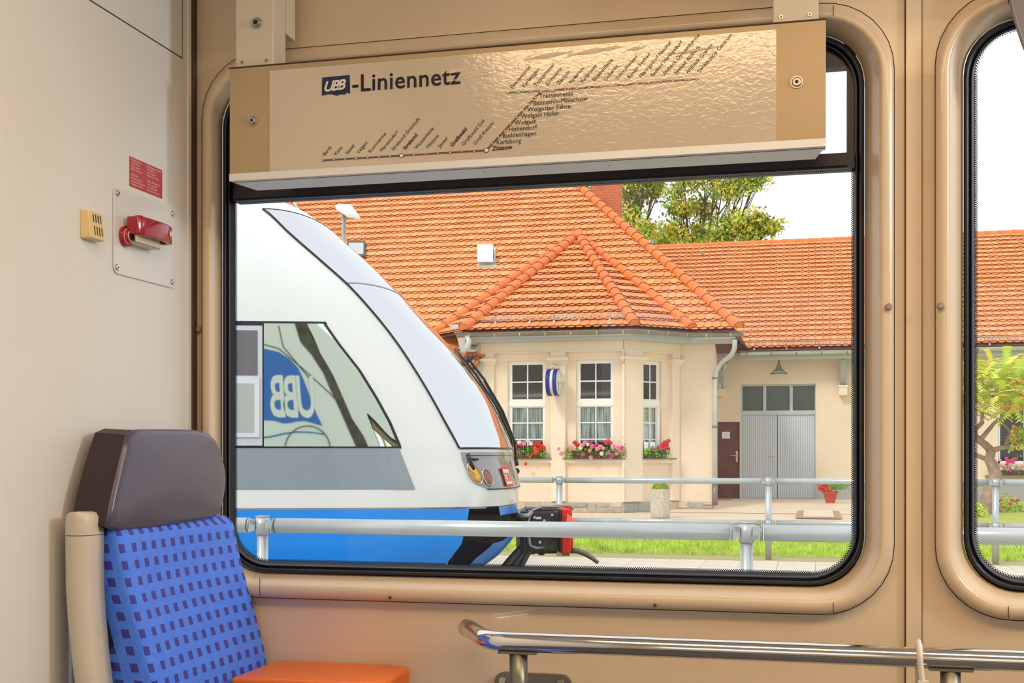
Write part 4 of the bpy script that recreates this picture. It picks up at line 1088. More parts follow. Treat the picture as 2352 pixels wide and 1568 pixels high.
# wipers
mb = MB()
w1 = [(1.10, 1.12), (1.02, 1.30), (0.93, 1.55), (0.86, 1.80), (0.80, 1.98)]
mb.tube([fpt(t, z, 0.05) for t, z in w1], 0.012, 6); mb.tube([fpt(t-0.07, z, 0.02) for t, z in [(0.98, 1.33), (0.92, 1.6), (0.88, 1.85), (0.85, 2.05)]], 0.011, 6)
mb.tube([fpt(t+0.10, z, 0.05) for t, z in w1[:4]], 0.011, 6)
a, b = fpt(1.08, 1.13, 0.0), fpt(1.08, 1.13, 0.06); mb.tube([a, b], 0.035, 12); mb.tube([fpt(1.0, 1.06, 0.01), fpt(1.16, 1.06, 0.01)], 0.03, 8)
mb.tube([fpt(0.85, 1.96, 0.01), fpt(0.85, 1.96, 0.10)], 0.02, 8)
mb.build('wiper', M_rubber, train)
mb = MB(); mb.tube([fpt(0.07, 1.21, 0.02), fpt(0.07, 1.155, 0.03), fpt(0.075, 1.09, 0.02)], 0.012, 6); mb.tube([fpt(0.07, 1.17, 0.02), fpt(0.14, 1.165, 0.03)], 0.010, 6); mb.build('side_catch', M_rubber, train)
# small rain gauge/step tube at nose side
# coupler
def Cq(px, py, v=10.45): return T(tratio(px)*v, v, trz(px, py, v))
cpl_root = MB()
u0, u1 = tratio(1060)*10.3, tratio(1178)*10.45
mb = MB()
def blk(mbx, pxa, pxb, pya, pyb, va, vb, m=0):
    ua_, ub_ = tratio(pxa)*10.45, tratio(pxb)*10.45; z1 = trz(0.5*(pxa+pxb), pya, 10.45); z0 = trz(0.5*(pxa+pxb), pyb, 10.45)
    mbx.hexa([T(u, v, z) for z in (z0, z1) for u, v in ((ua_, va), (ub_, va), (ub_, vb), (ua_, vb))], m)
blk(mb, 1040, 1166, 1176, 1238, 10.15, 10.75)
blk(mb, 1160, 1188, 1186, 1212, 10.3, 10.6)
blk(mb, 1190, 1283, 1172, 1262, 10.25, 10.70); blk(mb, 1206, 1270, 1166, 1176, 10.3, 10.65); blk(mb, 1200, 1276, 1260, 1268, 10.3, 10.6)
blk(mb, 1090, 1160, 1232, 1243, 10.1, 10.8)
for px, py in ((1222, 1268), (1243, 1270)): blk(mb, px-7, px+7, py-6, py+4, 10.4, 10.5)
cp = mb.build('coupler', M_tdk2, train, bevel=0.012)
mb = MB()
mb.tube([Cq(1187, 1178, 10.3), Cq(1195, 1184, 10.2), Cq(1212, 1184, 10.2), Cq(1220, 1178, 10.25), Cq(1212, 1174, 10.35), Cq(1195, 1173, 10.4), Cq(1187, 1178, 10.3)], 0.02, 8)
mb.tube([Cq(1165, 1176, 10.35), Cq(1190, 1177, 10.3), Cq(1218, 1186, 10.2)], 0.011, 6)
mb.tube([Cq(1215, 1250, 10.2), Cq(1212, 1200, 10.2), Cq(1222, 1172, 10.25), Cq(1245, 1163, 10.3), Cq(1283, 1164, 10.4)], 0.011, 6)
mb.tube([Cq(1262, 1165, 10.4), Cq(1275, 1160, 10.4), Cq(1300, 1161, 10.5), Cq(1317, 1168, 10.6)], 0.010, 6)
mb.tube([Cq(1215, 1235, 10.2), Cq(1218, 1253, 10.2), Cq(1232, 1258, 10.22), Cq(1250, 1256, 10.25)], 0.012, 6)
mb.build('air_hose', M_clamp, cp)
mb = MB()
for dx, w_ in ((0, 14), (20, 10), (34, 9)):
    pts = [Cq(1206+dx*0.5, 1252, 10.3), Cq(1190+dx*0.7, 1268, 10.28), Cq(1170+dx*0.95, 1290, 10.25), Cq(1148+dx*1.15, 1318, 10.2), Cq(1128+dx*1.2, 1350, 10.15)]
    mb.tube(pts, 0.006*w_*0.45, 8)
mb.build('cable', M_tdk2, cp)
mb = MB()
blk(mb, 1283, 1303, 1166, 1266, 10.20, 10.78); blk(mb, 1303, 1316, 1162, 1205, 10.5, 10.80); blk(mb, 1303, 1316, 1228, 1262, 10.45, 10.80); blk(mb, 1296, 1312, 1205, 1250, 10.3, 10.7)
fcp = mb.build('coupler_face', M_cred, cp, bevel=0.01)
a, b = Cq(1298, 1201, 10.12), Cq(1331, 1206, 10.12)
mb = MB(); mb.tube([a, b], [0.085, 0.012], 20); mb.build('cone', M_cpink, fcp)
mb = MB(); blk(mb, 1284, 1302, 1262, 1272, 10.25, 10.5); mb.tube([Cq(1300, 1263, 10.4), Cq(1325, 1264, 10.4), Cq(1344, 1271, 10.38), Cq(1360, 1281, 10.36), Cq(1374, 1292, 10.34)], [0.028, 0.026, 0.024, 0.02, 0.016], 10)
mb.build('guide_horn', M_steel_d, cp)
for px, py in ((1250, 1195), (1228, 1188), (1262, 1200), (1240, 1245), (1268, 1182)): mb = MB(); mb.tube([Cq(px, py, 10.25), Cq(px, py, 10.225)], 0.012, 8); mb.build('coupler_bolt', M_steel, cp)
mb = MB(); blk(mb, 1226, 1238, 1184, 1189, 10.235, 10.25); mb.build('data_plate', M_dbwhite, cp)
mb = MB(); blk(mb, 1272, 1284, 1199, 1202, 10.20, 10.22); mb.build('lock_rod', M_steel, cp)
mb = MB(); blk(mb, 1196, 1204, 1172, 1262, 10.22, 10.28); blk(mb, 1212, 1276, 1222, 1228, 10.20, 10.26); blk(mb, 1278, 1283, 1168, 1264, 10.2, 10.75); mb.build('coupler_rib', M_tdark, cp, bevel=0.006)
# rails below
for v in (9.75, 11.2):
    mb = MB(); mb.hexa([T(u, v+d, z) for z in (-0.55, -0.42) for u, d in ((-14, -0.035), (14, -0.035), (14, 0.035), (-14, 0.035))])
    o = mb.build('track_rail', M_rust); struct(o, 'rusty rail of the neighbouring track')

# livery mirrored in the cab side glass: where the mirrored ray meets our outer skin
def refl(px, py):
    d = Vector(ray(px, py)); c = Vector((0, 0, EYE)); t = 9.0/(-d.x*SP+d.y*CP)
    for _ in range(6):
        p = c+d*t; u, v = p.x*CP+p.y*SP, -p.x*SP+p.y*CP
        t *= (vnear(u, p.z)-0.006)/v
    p = c+d*t; u, z = p.x*CP+p.y*SP, p.z; e = 0.02
    n = (spt(u+e, z)-spt(u-e, z)).cross(spt(u, z+e)-spt(u, z-e)).normalized()
    r = d-n*2*d.dot(n); s = (2.246-p.y)/r.y
    q = p+r*s
    return Vector((min(q.x, -1.22), 2.246, q.z))
def rpoly(mb, pts, m, off=0.0): mb.poly([[refl(a, b)+Vector((0, off, 0)) for a, b in pts]], m)
mb = MB()
rpoly(mb, [(590, 800), (610, 801), (640, 808), (665, 824), (685, 845), (697, 870), (712, 910), (727, 950), (741, 978), (715, 970), (698, 966), (680, 968), (666, 971), (650, 972), (632, 966), (615, 965), (590, 965)], 0)
ln_ = [(590, 1005), (620, 1003), (650, 996), (680, 991.5), (720, 993), (743, 997), (744.5, 993), (738, 979)]
rows = [[refl(x_-0.4, y_-1.6), refl(x_+1.2, y_+1.6)] for x_, y_ in ln_]
mb.grid(rows, 0, False)
mb.build('livery_flag', M_livery, skin)
# lettering: read UBB on our side, mirrored in the glass
tl, trr = refl(718, 910), refl(622, 910)
wdt = abs(trr.x-tl.x); hgt = abs(refl(670, 870).z-refl(670, 950).z)
M = Matrix(((-1, 0, 0, 0), (0, 0, 1, 0), (0, 1, 0, 0), (0, 0, 0, 1)))
vs, fs = text_mesh('UBB', 1.0, M, bold=0.022, spacing=0.80, shear=0.15)
xs = [v.x for v in vs]; zs_ = [v.z for v in vs]
ox, oz = (max(xs)+min(xs))/2, min(zs_)
mid_ = refl(672, 960); kx = wdt*1.06/(max(xs)-min(xs)); kz = (refl(672, 862).z-mid_.z)/(max(zs_)-min(zs_))
mb = MB(); mb.add([Vector((refl(672, 900).x+(v.x-ox)*kx, 2.2505, mid_.z+(v.z-oz)*kz)) for v in vs], fs); mb.build('livery_letters', M_ext, skin)
mb = MB()
rpoly(mb, [(676, 740), (704, 742), (716, 765), (735, 810), (762, 855), (785, 905), (808, 960), (835, 1000), (848, 1030), (820, 1030), (800, 985), (778, 935), (757, 890), (742, 855), (716, 815), (690, 785)], 0)
mb.build('cab_glass', mat('dark_cab_glass', (0.08, 0.085, 0.05), 0.5, col2=(0.02, 0.015, 0.01), vscale=9), skin)
mb = MB()
for a, b in (((560, 778), (640, 800)), ((640, 800), (700, 850)), ((700, 850), (760, 905)), ((760, 905), (800, 950)), ((640, 748), (650, 795)), ((650, 795), (720, 880))):
    pa, pb = refl(*a)+Vector((0, 0.002, 0)), refl(*b)+Vector((0, 0.002, 0)); d = (pb-pa).normalized(); nn = Vector((-d.z, 0, d.x))*0.006
    mb.face([pa-nn, pb-nn, pb+nn, pa+nn])
cc = refl(707, 1030); mb.tube([cc+Vector((0.28*cos(t), 0.004, 0.28*sin(t)*1.0)) for t in [pi*k/16 for k in range(17)]], 0.006, 5)
mb.build('panel_joints', M_groove, skin)

# ================================================================== STATION BUILDING
class Plane:                           # vertical facade: origin, horizontal direction, outward normal towards us
    def __init__(s, x0, y0, x1, y1):
        s.o = Vector((x0, y0, 0)); s.e = Vector((x1-x0, y1-y0, 0)); s.len = s.e.length; s.e.normalize(); s.n = Vector((s.e.y, -s.e.x, 0))
    def P(s, a, z, off=0.0): return s.o+s.e*a+s.n*off+Vector((0, 0, z))
    def px(s, px, py):
        d = Vector(ray(px, py)); c = Vector((0, 0, EYE)); t = (s.o-c).dot(s.n)/d.dot(s.n); p = c+d*t
        return (p-s.o).dot(s.e), p.z
    def box(s, mb, a0, a1, z0, z1, o0, o1, m=0):
        mb.hexa([s.P(a0, z0, o0), s.P(a1, z0, o0), s.P(a1, z0, o1), s.P(a0, z0, o1), s.P(a0, z1, o0), s.P(a1, z1, o0), s.P(a1, z1, o1), s.P(a0, z1, o1)], m)
    def wall(s, mb, outer, holes, depth=0.0, m=0, mr=0, off=0.0):
        mb.poly([[s.P(a, z, off) for a, z in outer]]+[[s.P(a, z, off) for a, z in h] for h in holes], m)
        if depth:
            for h in holes:
                n = len(h); mb.add([s.P(a, z, off) for a, z in h]+[s.P(a, z, off-depth) for a, z in h], [(i, (i+1) % n, n+(i+1) % n, n+i) for i in range(n)], mr)
def R4(a0, a1, z0, z1): return [(a0, z0), (a1, z0), (a1, z1), (a0, z1)]

FX0, FX1, FY = -6.94, -3.89, 25.5
BX, BY = -2.88, 26.7
PF = Plane(FX0, FY, FX1, FY); PC = Plane(FX1, FY, BX, BY); PB = Plane(BX, BY, -2.08, BY); PL = Plane(-7.95, BY, FX0, FY); PM = Plane(-16.5, BY, -7.95, BY)
st = thing('station_building', 'cream station building with orange tiled roof and a canted bay', 'building', (-6, 27, 0))
def f_rect(pl, pxa, pxb, pya, pyb):
    a0, z1 = pl.px(pxa, pya); a1, z0 = pl.px(pxb, pyb); _, z1b = pl.px(pxb, pya)
    return a0, a1, z0, (z1+z1b)/2
WZ0, WZ1 = 1.135, 3.215
wA = (PF.px(1166, 900)[0], PF.px(1252, 900)[0]); wB = (PF.px(1323, 900)[0], PF.px(1409, 900)[0]); wC = (PC.px(1477, 900)[0], PC.px(1519, 900)[0])
ZT = 3.70
mb = MB()
PF.wall(mb, R4(0, PF.len, 0, ZT), [R4(a, b, WZ0, WZ1) for a, b in (wA, wB)], 0.14)
mb.build('front_wall', M_plaster, st)
mb = MB(); PC.wall(mb, R4(0, PC.len, 0, ZT), [R4(wC[0], wC[1], WZ0, WZ1)], 0.14); mb.build('canted_wall', M_plaster, st)
mb = MB(); PB.wall(mb, R4(0, PB.len, 0.05, ZT), []); mb.poly([[(-2.08, BY, 0.05), (-2.75, 38, 0.05), (-2.75, 38, ZT), (-2.08, BY, ZT)]]); mb.build('side_wall', M_plaster, st)
mb = MB(); PL.wall(mb, R4(0, PL.len, 0, ZT), []); PM.wall(mb, R4(0, PM.len, 0, 3.4), []); mb.build('left_wall', M_plaster, st)
# trims: frieze, pilasters
mb = MB()
for pl, a0, a1 in ((PF, 0, PF.len), (PC, 0, PC.len), (PL, 0, PL.len)):
    pl.box(mb, a0-0.02, a1+0.02, 3.40, ZT, 0, 0.09)
    pl.box(mb, a0-0.02, a1+0.02, 3.385, 3.405, 0, 0.11)
mb.build('frieze', M_plaster2, st)
def pilaster(pl, a0, a1, z0=0.22, corbel=False):
    mb = MB(); pl.box(mb, a0, a1, z0, 3.12, 0, 0.085)
    pl.box(mb, a0-0.03, a1+0.03, 3.12, 3.16, 0, 0.11); pl.box(mb, a0-0.05, a1+0.05, 3.16, 3.20, 0, 0.14); pl.box(mb, a0-0.075, a1+0.075, 3.20, 3.27, 0, 0.18)
    pl.box(mb, a0+0.0, a1-0.0, 3.27, 3.42, 0, 0.10)
    mb.build('pilaster', M_plaster2, st)
pilaster(PF, 0.0, PF.px(1136, 900)[0]); pilaster(PF, PF.px(1267, 900)[0], PF.px(1300, 900)[0]); pilaster(PF, PF.px(1436, 900)[0], PF.len)
pilaster(PC, 0.0, PC.px(1470, 900)[0]); pilaster(PC, PC.px(1538, 900)[0], PC.len)
# windows
def house_window(pl, a0, a1, z0, z1, low_cols=2, tilt=False):
    d = -0.10
    mb = MB(); fw = 0.045; zm0, zm1 = 2.265, 2.335
    a0 += 0.0; W_ = a1-a0
    pl.box(mb, a0, a1, z1-0.05, z1, d-0.03, d+0.03); pl.box(mb, a0, a1, z0, z0+0.05, d-0.03, d+0.03)
    pl.box(mb, a0, a0+fw*1.3, z0+0.05, z1-0.05, d-0.03, d+0.03); pl.box(mb, a1-fw, a1, z0+0.05, z1-0.05, d-0.03, d+0.03)
    pl.box(mb, a0, a1, zm0-0.02, zm1+0.04, d-0.02, d+0.05)
    w = mb.build('window', M_wframe, st)
    mb = MB(); ac = (a0+a1)/2+0.01; th = 0.013
    xa, xb = a0+fw*1.3, a1-fw
    up0, up1 = zm1+0.04, z1-0.05; lo0, lo1 = z0+0.05, zm0-0.02
    # sash frames
    def bars(z_0, z_1, rowsn, dt=0.0):
        pl.box(mb, ac-th, ac+th, z_0, z_1, d-0.018+dt, d+0.018+dt)
        for k in range(1, rowsn):
            z = z_0+(z_1-z_0)*k/rowsn; pl.box(mb, xa, xb, z-th, z+th, d-0.016+dt, d+0.016+dt)
        for (p, q, r_, s_) in ((xa+0.025, xb-0.025, z_0, z_0+0.025), (xa+0.025, xb-0.025, z_1-0.025, z_1), (xa, xa+0.025, z_0, z_1), (xb-0.025, xb, z_0, z_1)): pl.box(mb, p, q, r_, s_, d-0.022+dt, d+0.022+dt)
    bars(up0, up1, 2); bars(lo0, lo1, 3)
    mb.build('glazing_bar', M_wframe, w)
    for (z_0, z_1, n, mm) in ((up0, up1, 2, M_dglass), (lo0, lo1, 3, None)):
        for k in range(n):
            za, zb_ = z_0+(z_1-z_0)*k/n, z_0+(z_1-z_0)*(k+1)/n
            for (p, q) in ((xa, ac-0.004), (ac+0.004, xb)):
                m2 = MB(); pl.box(m2, p, q, za+0.004, zb_-0.004, d-0.006, d-0.001); m2.build('pane', mm or M_pane, w)
    # lace curtain in soft folds behind the lower sash, dark room behind
    m2 = MB(); rows = []
    for z in (lo0+0.30, lo1-0.02):
        rows.append([pl.P(xa+(xb-xa)*k/48, z, d-0.06+0.018*sin(k*1.9)+0.008*sin(k*0.7)) for k in range(49)])
    m2.grid(rows, 0, True); m2.build('curtain', M_curtain, w)
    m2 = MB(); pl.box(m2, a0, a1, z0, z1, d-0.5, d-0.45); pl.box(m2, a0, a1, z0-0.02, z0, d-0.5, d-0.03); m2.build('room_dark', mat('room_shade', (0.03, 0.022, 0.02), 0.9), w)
for pl, (a, b) in ((PF, wA), (PF, wB), (PC, wC)): house_window(pl, a, b, WZ0, WZ1)
def sill(pl, a0, a1, z=WZ0, parent=None):
    mb = MB(); pl.box(mb, a0, a1, z-0.105, z-0.025, 0, 0.07); pl.box(mb, a0-0.01, a1+0.01, z-0.025, z, -0.1, 0.10, 1)
    mb.build('window_sill', [M_plaster2, M_zinc], parent or st)
sill(PF, PF.px(1155, 1055)[0], PF.px(1268, 1055)[0]); sill(PF, PF.px(1295, 1055)[0], PF.px(1437, 1055)[0]); sill(PC, PC.px(1470, 1055)[0], PC.px(1546, 1055)[0])
# tilted sash of the canted window
mb = MB(); a0_, a1_ = wC; pb = [PC.P(a0_+0.06, 1.2, -0.02), PC.P(a1_-0.16, 1.2, -0.02), PC.P(a1_-0.16, 2.2, 0.0), PC.P(a0_+0.06, 2.2, 0.0)]
PC.box(mb, a1_-0.10, a1_-0.07, 1.20, 2.22, -0.09, 0.02); mb.build('open_sash', M_wframe, st)
# plinth stones
mb = MB()
for pl in (PF, PC, PL): pl.box(mb, -0.03, pl.len+0.03, -0.05, 0.205, 0.0, 0.035)
PB.box(mb, 0, PB.len, 0.0, 0.19, 0.0, 0.03)
mb.build('plinth_mortar', mat('plinth_mortar', (0.55, 0.46, 0.36), 0.95), st)
rs = random.Random(5)
for pl, zc0, zc1 in ((PF, 0.0, 0.20), (PC, 0.01, 0.20), (PB, 0.06, 0.19)):
    a = 0.0
    while a < pl.len-0.08:
        w_ = min(rs.uniform(0.16, 0.42), pl.len-a); z_a = zc0-0.02; split = rs.random() < 0.35
        cells = [(z_a, zc1)] if not split else [(z_a, z_a+(zc1-z_a)*0.5), (z_a+(zc1-z_a)*0.5, zc1)]
        for (q0, q1) in cells:
            mb = MB(); j = [rs.uniform(-0.012, 0.012) for _ in range(8)]; g = 0.009; o = 0.045+rs.uniform(0, 0.02)
            A, B = a+g, a+w_-g
            mb.hexa([pl.P(A+j[0]*0.5, q0+g, 0.02), pl.P(B+j[1]*0.5, q0+g, 0.02), pl.P(B+j[2]*0.5-0.01, q0+g+0.008, o), pl.P(A+j[3]*0.5+0.01, q0+g+0.008, o),
                     pl.P(A+j[4], q1-g, 0.02), pl.P(B+j[5], q1-g, 0.02), pl.P(B+j[6]-0.01, q1-g-0.008, o), pl.P(A+j[7]+0.01, q1-g-0.008, o)])
            mb.build('plinth_stone', rs.choice([M_stone[1], M_stone[1], M_stone[0], M_stone[2]]), st, bevel=0.008, seg=1)
        a += w_

# ---------------- roofs
TW, TL = 0.178, 0.40
def tile_geom():
    vs = []; pts = [(-TW/2+0.003, TL), (-TW/2+0.003, 0.07)]
    for k in range(1, 7):
        a = pi+pi*k/7; pts.append(((TW/2-0.003)*cos(a), 0.07+0.07*sin(a)))
    pts += [(TW/2-0.003, 0.07), (TW/2-0.003, TL)]
    n = len(pts); th = 0.012
    zf = lambda y: 0.050*(1-y/TL)
    top = [(x, y, zf(y)+th) for x, y in pts]; bot = [(x, y, zf(y)) for x, y in pts]
    return top+bot, [tuple(range(n))]+[(i+1, i, n+i, n+i+1) for i in range(1, n-2)], n
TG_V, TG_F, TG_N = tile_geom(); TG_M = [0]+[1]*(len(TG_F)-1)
def tile_mesh(name, m):
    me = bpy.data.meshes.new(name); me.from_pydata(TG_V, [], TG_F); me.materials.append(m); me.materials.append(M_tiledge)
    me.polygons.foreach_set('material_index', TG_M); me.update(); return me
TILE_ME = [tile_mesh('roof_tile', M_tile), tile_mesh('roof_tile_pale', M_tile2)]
def inside(p, poly):
    x, y = p; c = False; n = len(poly)
    for i in range(n):
        x1, y1 = poly[i]; x2, y2 = poly[(i+1) % n]
        if (y1 > y) != (y2 > y) and x < (x2-x1)*(y-y1)/(y2-y1)+x1: c = not c
    return c
def tiled_face(corners, e_dir, expo, skip=None, lift=0.02):
    """corners: 3D polygon; e_dir: horizontal eave direction. returns matrices of tiles and draws the deck"""
    c = [Vector(p) for p in corners]; e = Vector(e_dir).normalized()
    n = None
    for i in range(2, len(c)):
        q = (c[1]-c[0]).cross(c[i]-c[0])
        if q.length > 1e-4: n = q.normalized(); break
    if n.z < 0: n = -n
    up = n.cross(e).normalized()
    if up.z < 0: up = -up
    e = up.cross(n).normalized()
    o = min(c, key=lambda p: p.z)
    P2 = [((p-o).dot(e), (p-o).dot(up)) for p in c]
    x0, x1 = min(p[0] for p in P2), max(p[0] for p in P2); y1 = max(p[1] for p in P2); y0 = min(p[1] for p in P2)
    Ms = []; j = 0; t = y0
    Rm = Matrix((e, up, n)).transposed().to_4x4()
    while t < y1:
        for lay in (0, 1):
            tt = t+(0.0 if lay == 0 else 0.052); k0 = int(x0/TW)-1; k1 = int(x1/TW)+2
            for k in range(k0, k1):
                x = (k+(0.5 if lay else 0.0))*TW
                if inside((x, tt+0.09), P2) or inside((x, tt+0.2), P2):
                    p = o+e*(x+random.uniform(-0.002, 0.002))+up*(tt+random.uniform(-0.004, 0.004))+n*(lift+(0.017 if lay else 0))
                    if skip and skip(p): continue
                    Ms.append(Matrix.Translation(p) @ Rm @ Matrix.Rotation(random.uniform(-0.012, 0.012), 4, 'Z'))
        t += expo
    return Ms
def roof_tiles(building, name, faces, n_single, label_stuff):
    """nearest tiles single parts, the rest one joined part"""
    allM = [m for f in faces for m in f]
    def key(m):
        p = m.translation; q = px_of(p); vis = 540 < q[0] < 1962 and 420 < q[1] < 830
        return (0 if vis else 1, (p-Vector((0, 0, EYE))).length)
    allM.sort(key=key)
    for i, m in enumerate(allM[:n_single]): inst('roof_tile', TILE_ME[0 if random.random() < 0.7 else 1], building, m)
    rest = allM[n_single:]
    vs = []; fs = []; mi = []; off = world_loc(building)
    for m in rest:
        b = len(vs); mm = Matrix.Translation(-off) @ m; vs += [mm @ Vector(v) for v in TG_V]; fs += [tuple(b+k for k in f) for f in TG_F]
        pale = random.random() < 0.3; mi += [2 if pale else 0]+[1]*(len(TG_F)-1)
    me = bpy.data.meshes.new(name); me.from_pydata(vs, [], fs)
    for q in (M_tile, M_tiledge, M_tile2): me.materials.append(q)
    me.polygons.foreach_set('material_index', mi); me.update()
    o = bpy.data.objects.new(name, me); COL.objects.link(o); o.parent = building; o['kind'] = 'stuff'
def ridge_line(a, b, building, r=0.115, ln=0.36, cap=True, name='ridge_tile', endcap=True):
    a = Vector(a); b = Vector(b); d = (b-a); L = d.length; d.normalize(); n = max(1, int(L/ln)); sl = L/n
    side = d.cross(Vector((0, 0, 1))).normalized(); up = side.cross(d).normalized()
    for i in range(n):
        p0 = a+d*(i*sl-0.02); p1 = a+d*((i+1)*sl+0.03); mb = MB(); rows = []
        ra, rb = r*1.10, r*0.94
        for (p, rr) in ((p0, ra), (p0+d*0.03, ra), (p0+d*0.032, ra*0.96), (p1, rb)):
            rows.append([p+side*rr*cos(t)+up*(rr*sin(t)*0.95-0.03) for t in [pi*(-0.08+1.16*k/9) for k in range(10)]])
        mb.grid(rows, 0, True)
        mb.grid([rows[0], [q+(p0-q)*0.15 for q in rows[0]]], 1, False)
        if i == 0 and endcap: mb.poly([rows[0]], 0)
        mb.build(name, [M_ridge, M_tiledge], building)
TAN = tan(radians(37))
def zmain(Y): return 3.80+(Y-26.1)*TAN
def mp(px, py):                        # point of the main roof plane under a pixel
    d = ray(px, py); t = (3.80-26.1*TAN-EYE)/(d[2]-TAN*d[1]); return Vector((d[0]*t, d[1]*t, EYE+d[2]*t))
E0 = Vector((-7.19, 24.9, 3.78)); E1 = Vector((-3.55, 24.9, 3.78)); E2 = Vector((-2.50, 26.1, 3.80)); E3 = Vector((-1.54, 26.1, 3.80)); EL = Vector((-8.25, 26.1, 3.80))
AP = mp(1328, 547)
RY = 32.3; RZ = zmain(RY); RX = mp(1315, 425).x
RR = Vector((RX, RY, RZ))
vt = mp(663, 456); vb = mp(735, 585)
main_poly = [E3, RR, Vector((vt.x-0.2, RY, RZ)), vt, vb, Vector((vb.x+1.5, 26.1, 3.8)), Vector((-9.6, 26.1, 3.8)), EL, AP, E2]
mb = MB()
mb.poly([main_poly]); mb.poly([[E0, E1, AP]]); mb.poly([[E1, E2, AP]]); mb.poly([[EL, E0, AP]])
low_l = [Vector((-14.5, 25.05, zmain(25.05))), Vector((-7.0, 25.05, zmain(25.05))), Vector((-6.90, 25.48, zmain(25.48))), Vector((-8.0, 26.6, zmain(26.6))), Vector((-14.5, 26.6, zmain(26.6)))]
mb.poly([low_l])
mb.poly([[E3, RR, Vector((RX, 38, RZ)), Vector((-1.54, 40, 3.8))]])
mb.poly([[Vector((vt.x-0.2, RY, RZ)), RR, Vector((RX, 38, RZ)), Vector((vt.x-0.2, 38.5, 3.8))]])
mb.build('roof_deck', M_deck, st)
def skip_main(p):
    # under the skylights
    for (a, b, c, d) in holes_px:
        q = px_of(p)
        if a-8 < q[0] < b and c < q[1] < d+14: return True
    return False
holes_px = []
F_main = tiled_face(main_poly, (1, 0, 0), 0.325)
F_bay = tiled_face([E0, E1, AP], (1, 0, 0), 0.385); F_can = tiled_face([E1, E2, AP], E2-E1, 0.385); F_canl = tiled_face([EL, E0, AP], E0-EL, 0.385)
F_low = tiled_face(low_l, (1, 0, 0), 0.325)
# cross wing slope seen at the far left, falling towards the valley
wr = Vector((vt.x-2.2, RY+0.3, RZ+2.1)); wing_poly = [vt, vb, Vector((vb.x-0.1-3.4, vb.y-1.6, vb.z+3.2)), Vector((vt.x-3.2, vt.y+0.2, vt.z+3.2))]
dv = vb-vt; hy = Vector((0, -1, 0)); nn_ = dv.cross(hy).normalized()
upw = Vector((-1, 0, abs(dv.z/dv.x))).normalized()
wing_poly = [vt, vb, vb+upw*3.0, vt+upw*3.0+Vector((0, 0.0, 0))]
mb = MB(); mb.poly([wing_poly]); mb.build('wing_roof_deck', M_deck, st)
F_wing = tiled_face(wing_poly, (0, -1, 0), 0.325)
roof_tiles(st, 'roof_tiles', [F_bay, F_can, F_canl, F_main, F_low, F_wing], 300, '')
mb = MB(); d_ = (vb-vt).normalized(); s_ = Vector((0.5, 0, 0)).normalized()
mb.hexa([vt-s_*0.10, vb-s_*0.10, vb+s_*0.10, vt+s_*0.10, vt-s_*0.10+Vector((0, -0.05, 0.10)), vb-s_*0.10+Vector((0, -0.05, 0.10)), vb+s_*0.10+Vector((0, -0.05, 0.10)), vt+s_*0.10+Vector((0, -0.05, 0.10))])
mb.build('valley_flashing', M_zinc_l, st)
up3 = Vector((0, 0, 0.14))
ridge_line(E0+up3, AP+up3, st, name='hip_tile'); ridge_line(E1+up3, AP+up3, st, name='hip_tile'); ridge_line(E2+up3, AP+up3, st, name='hip_tile'); ridge_line(EL+up3, AP+up3, st, name='hip_tile')
ridge_line(E3+up3+Vector((0.02, 0, 0)), RR+up3, st, name='hip_tile'); ridge_line(RR+up3, Vector((vt.x, RY, RZ))+up3, st)
# gutter of the bay and main eave
def halfpipe(mb, pts, r, m=0):
    pts = [Vector(p) for p in pts]; rows = []
    for i, p in enumerate(pts):
        d = Vector((0, 0, 0))
        if i > 0: d += (p-pts[i-1]).normalized()
        if i < len(pts)-1: d += (pts[i+1]-p).normalized()
        d.normalize(); s = Vector((d.y, -d.x, 0)).normalized()
        rows.append([p+s*r*cos(t)+Vector((0, 0, -r*sin(t))) for t in [pi*k/10 for k in range(11)]])
    mb.grid(rows, m, True)
    for i, R in enumerate(rows): pass
    mb.face(rows[0], m); mb.face(rows[-1], m)
    # rolled front lip
    mb.tube([R[0] for R in rows], 0.012, 6, m)
gz = 3.755
Gp = [Vector((-7.30, 24.83, gz)), Vector((-3.50, 24.83, gz)), Vector((-2.44, 26.02, gz)), Vector((-1.42, 26.02, gz))]
mb = MB(); halfpipe(mb, Gp, 0.072)
gt = mb.build('gutter', M_zinc, st)
mb = MB()
for i in range(3):
    a, b = Gp[i], Gp[i+1]; n = int((b-a).length/0.62)
    for k in range(n+1):
        p = a+(b-a)*(k+0.5)/(n+1); d = (b-a).normalized(); s = Vector((d.y, -d.x, 0))
        rws = [[p+d*q+s*0.076*cos(t)+Vector((0, 0, -0.076*sin(t))) for t in [pi*kk_/8 for kk_ in range(9)]] for q in (-0.012, 0.012)]
        mb.grid(rws, 0, True)
mb.build('gutter_bracket', M_zinc_l, gt)
# fascia and soffit (sloping box under the gutter)
mb = MB()
inn = [Vector((-6.94, 25.5, 0)), Vector((-3.89, 25.5, 0)), Vector((-2.88, 26.7, 0)), Vector((-1.62, 26.7, 0))]
outp = [Vector((-7.12, 24.98, 0)), Vector((-3.62, 24.98, 0)), Vector((-2.56, 26.18, 0)), Vector((-1.62, 26.18, 0))]
for i in range(3):
    a, b, c, d = outp[i], outp[i+1], inn[i+1], inn[i]
    mb.hexa([p+Vector((0, 0, z)) for z in (3.60, 3.74) for p in (a, b, c, d)])
mb.build('soffit', M_fascia, st)
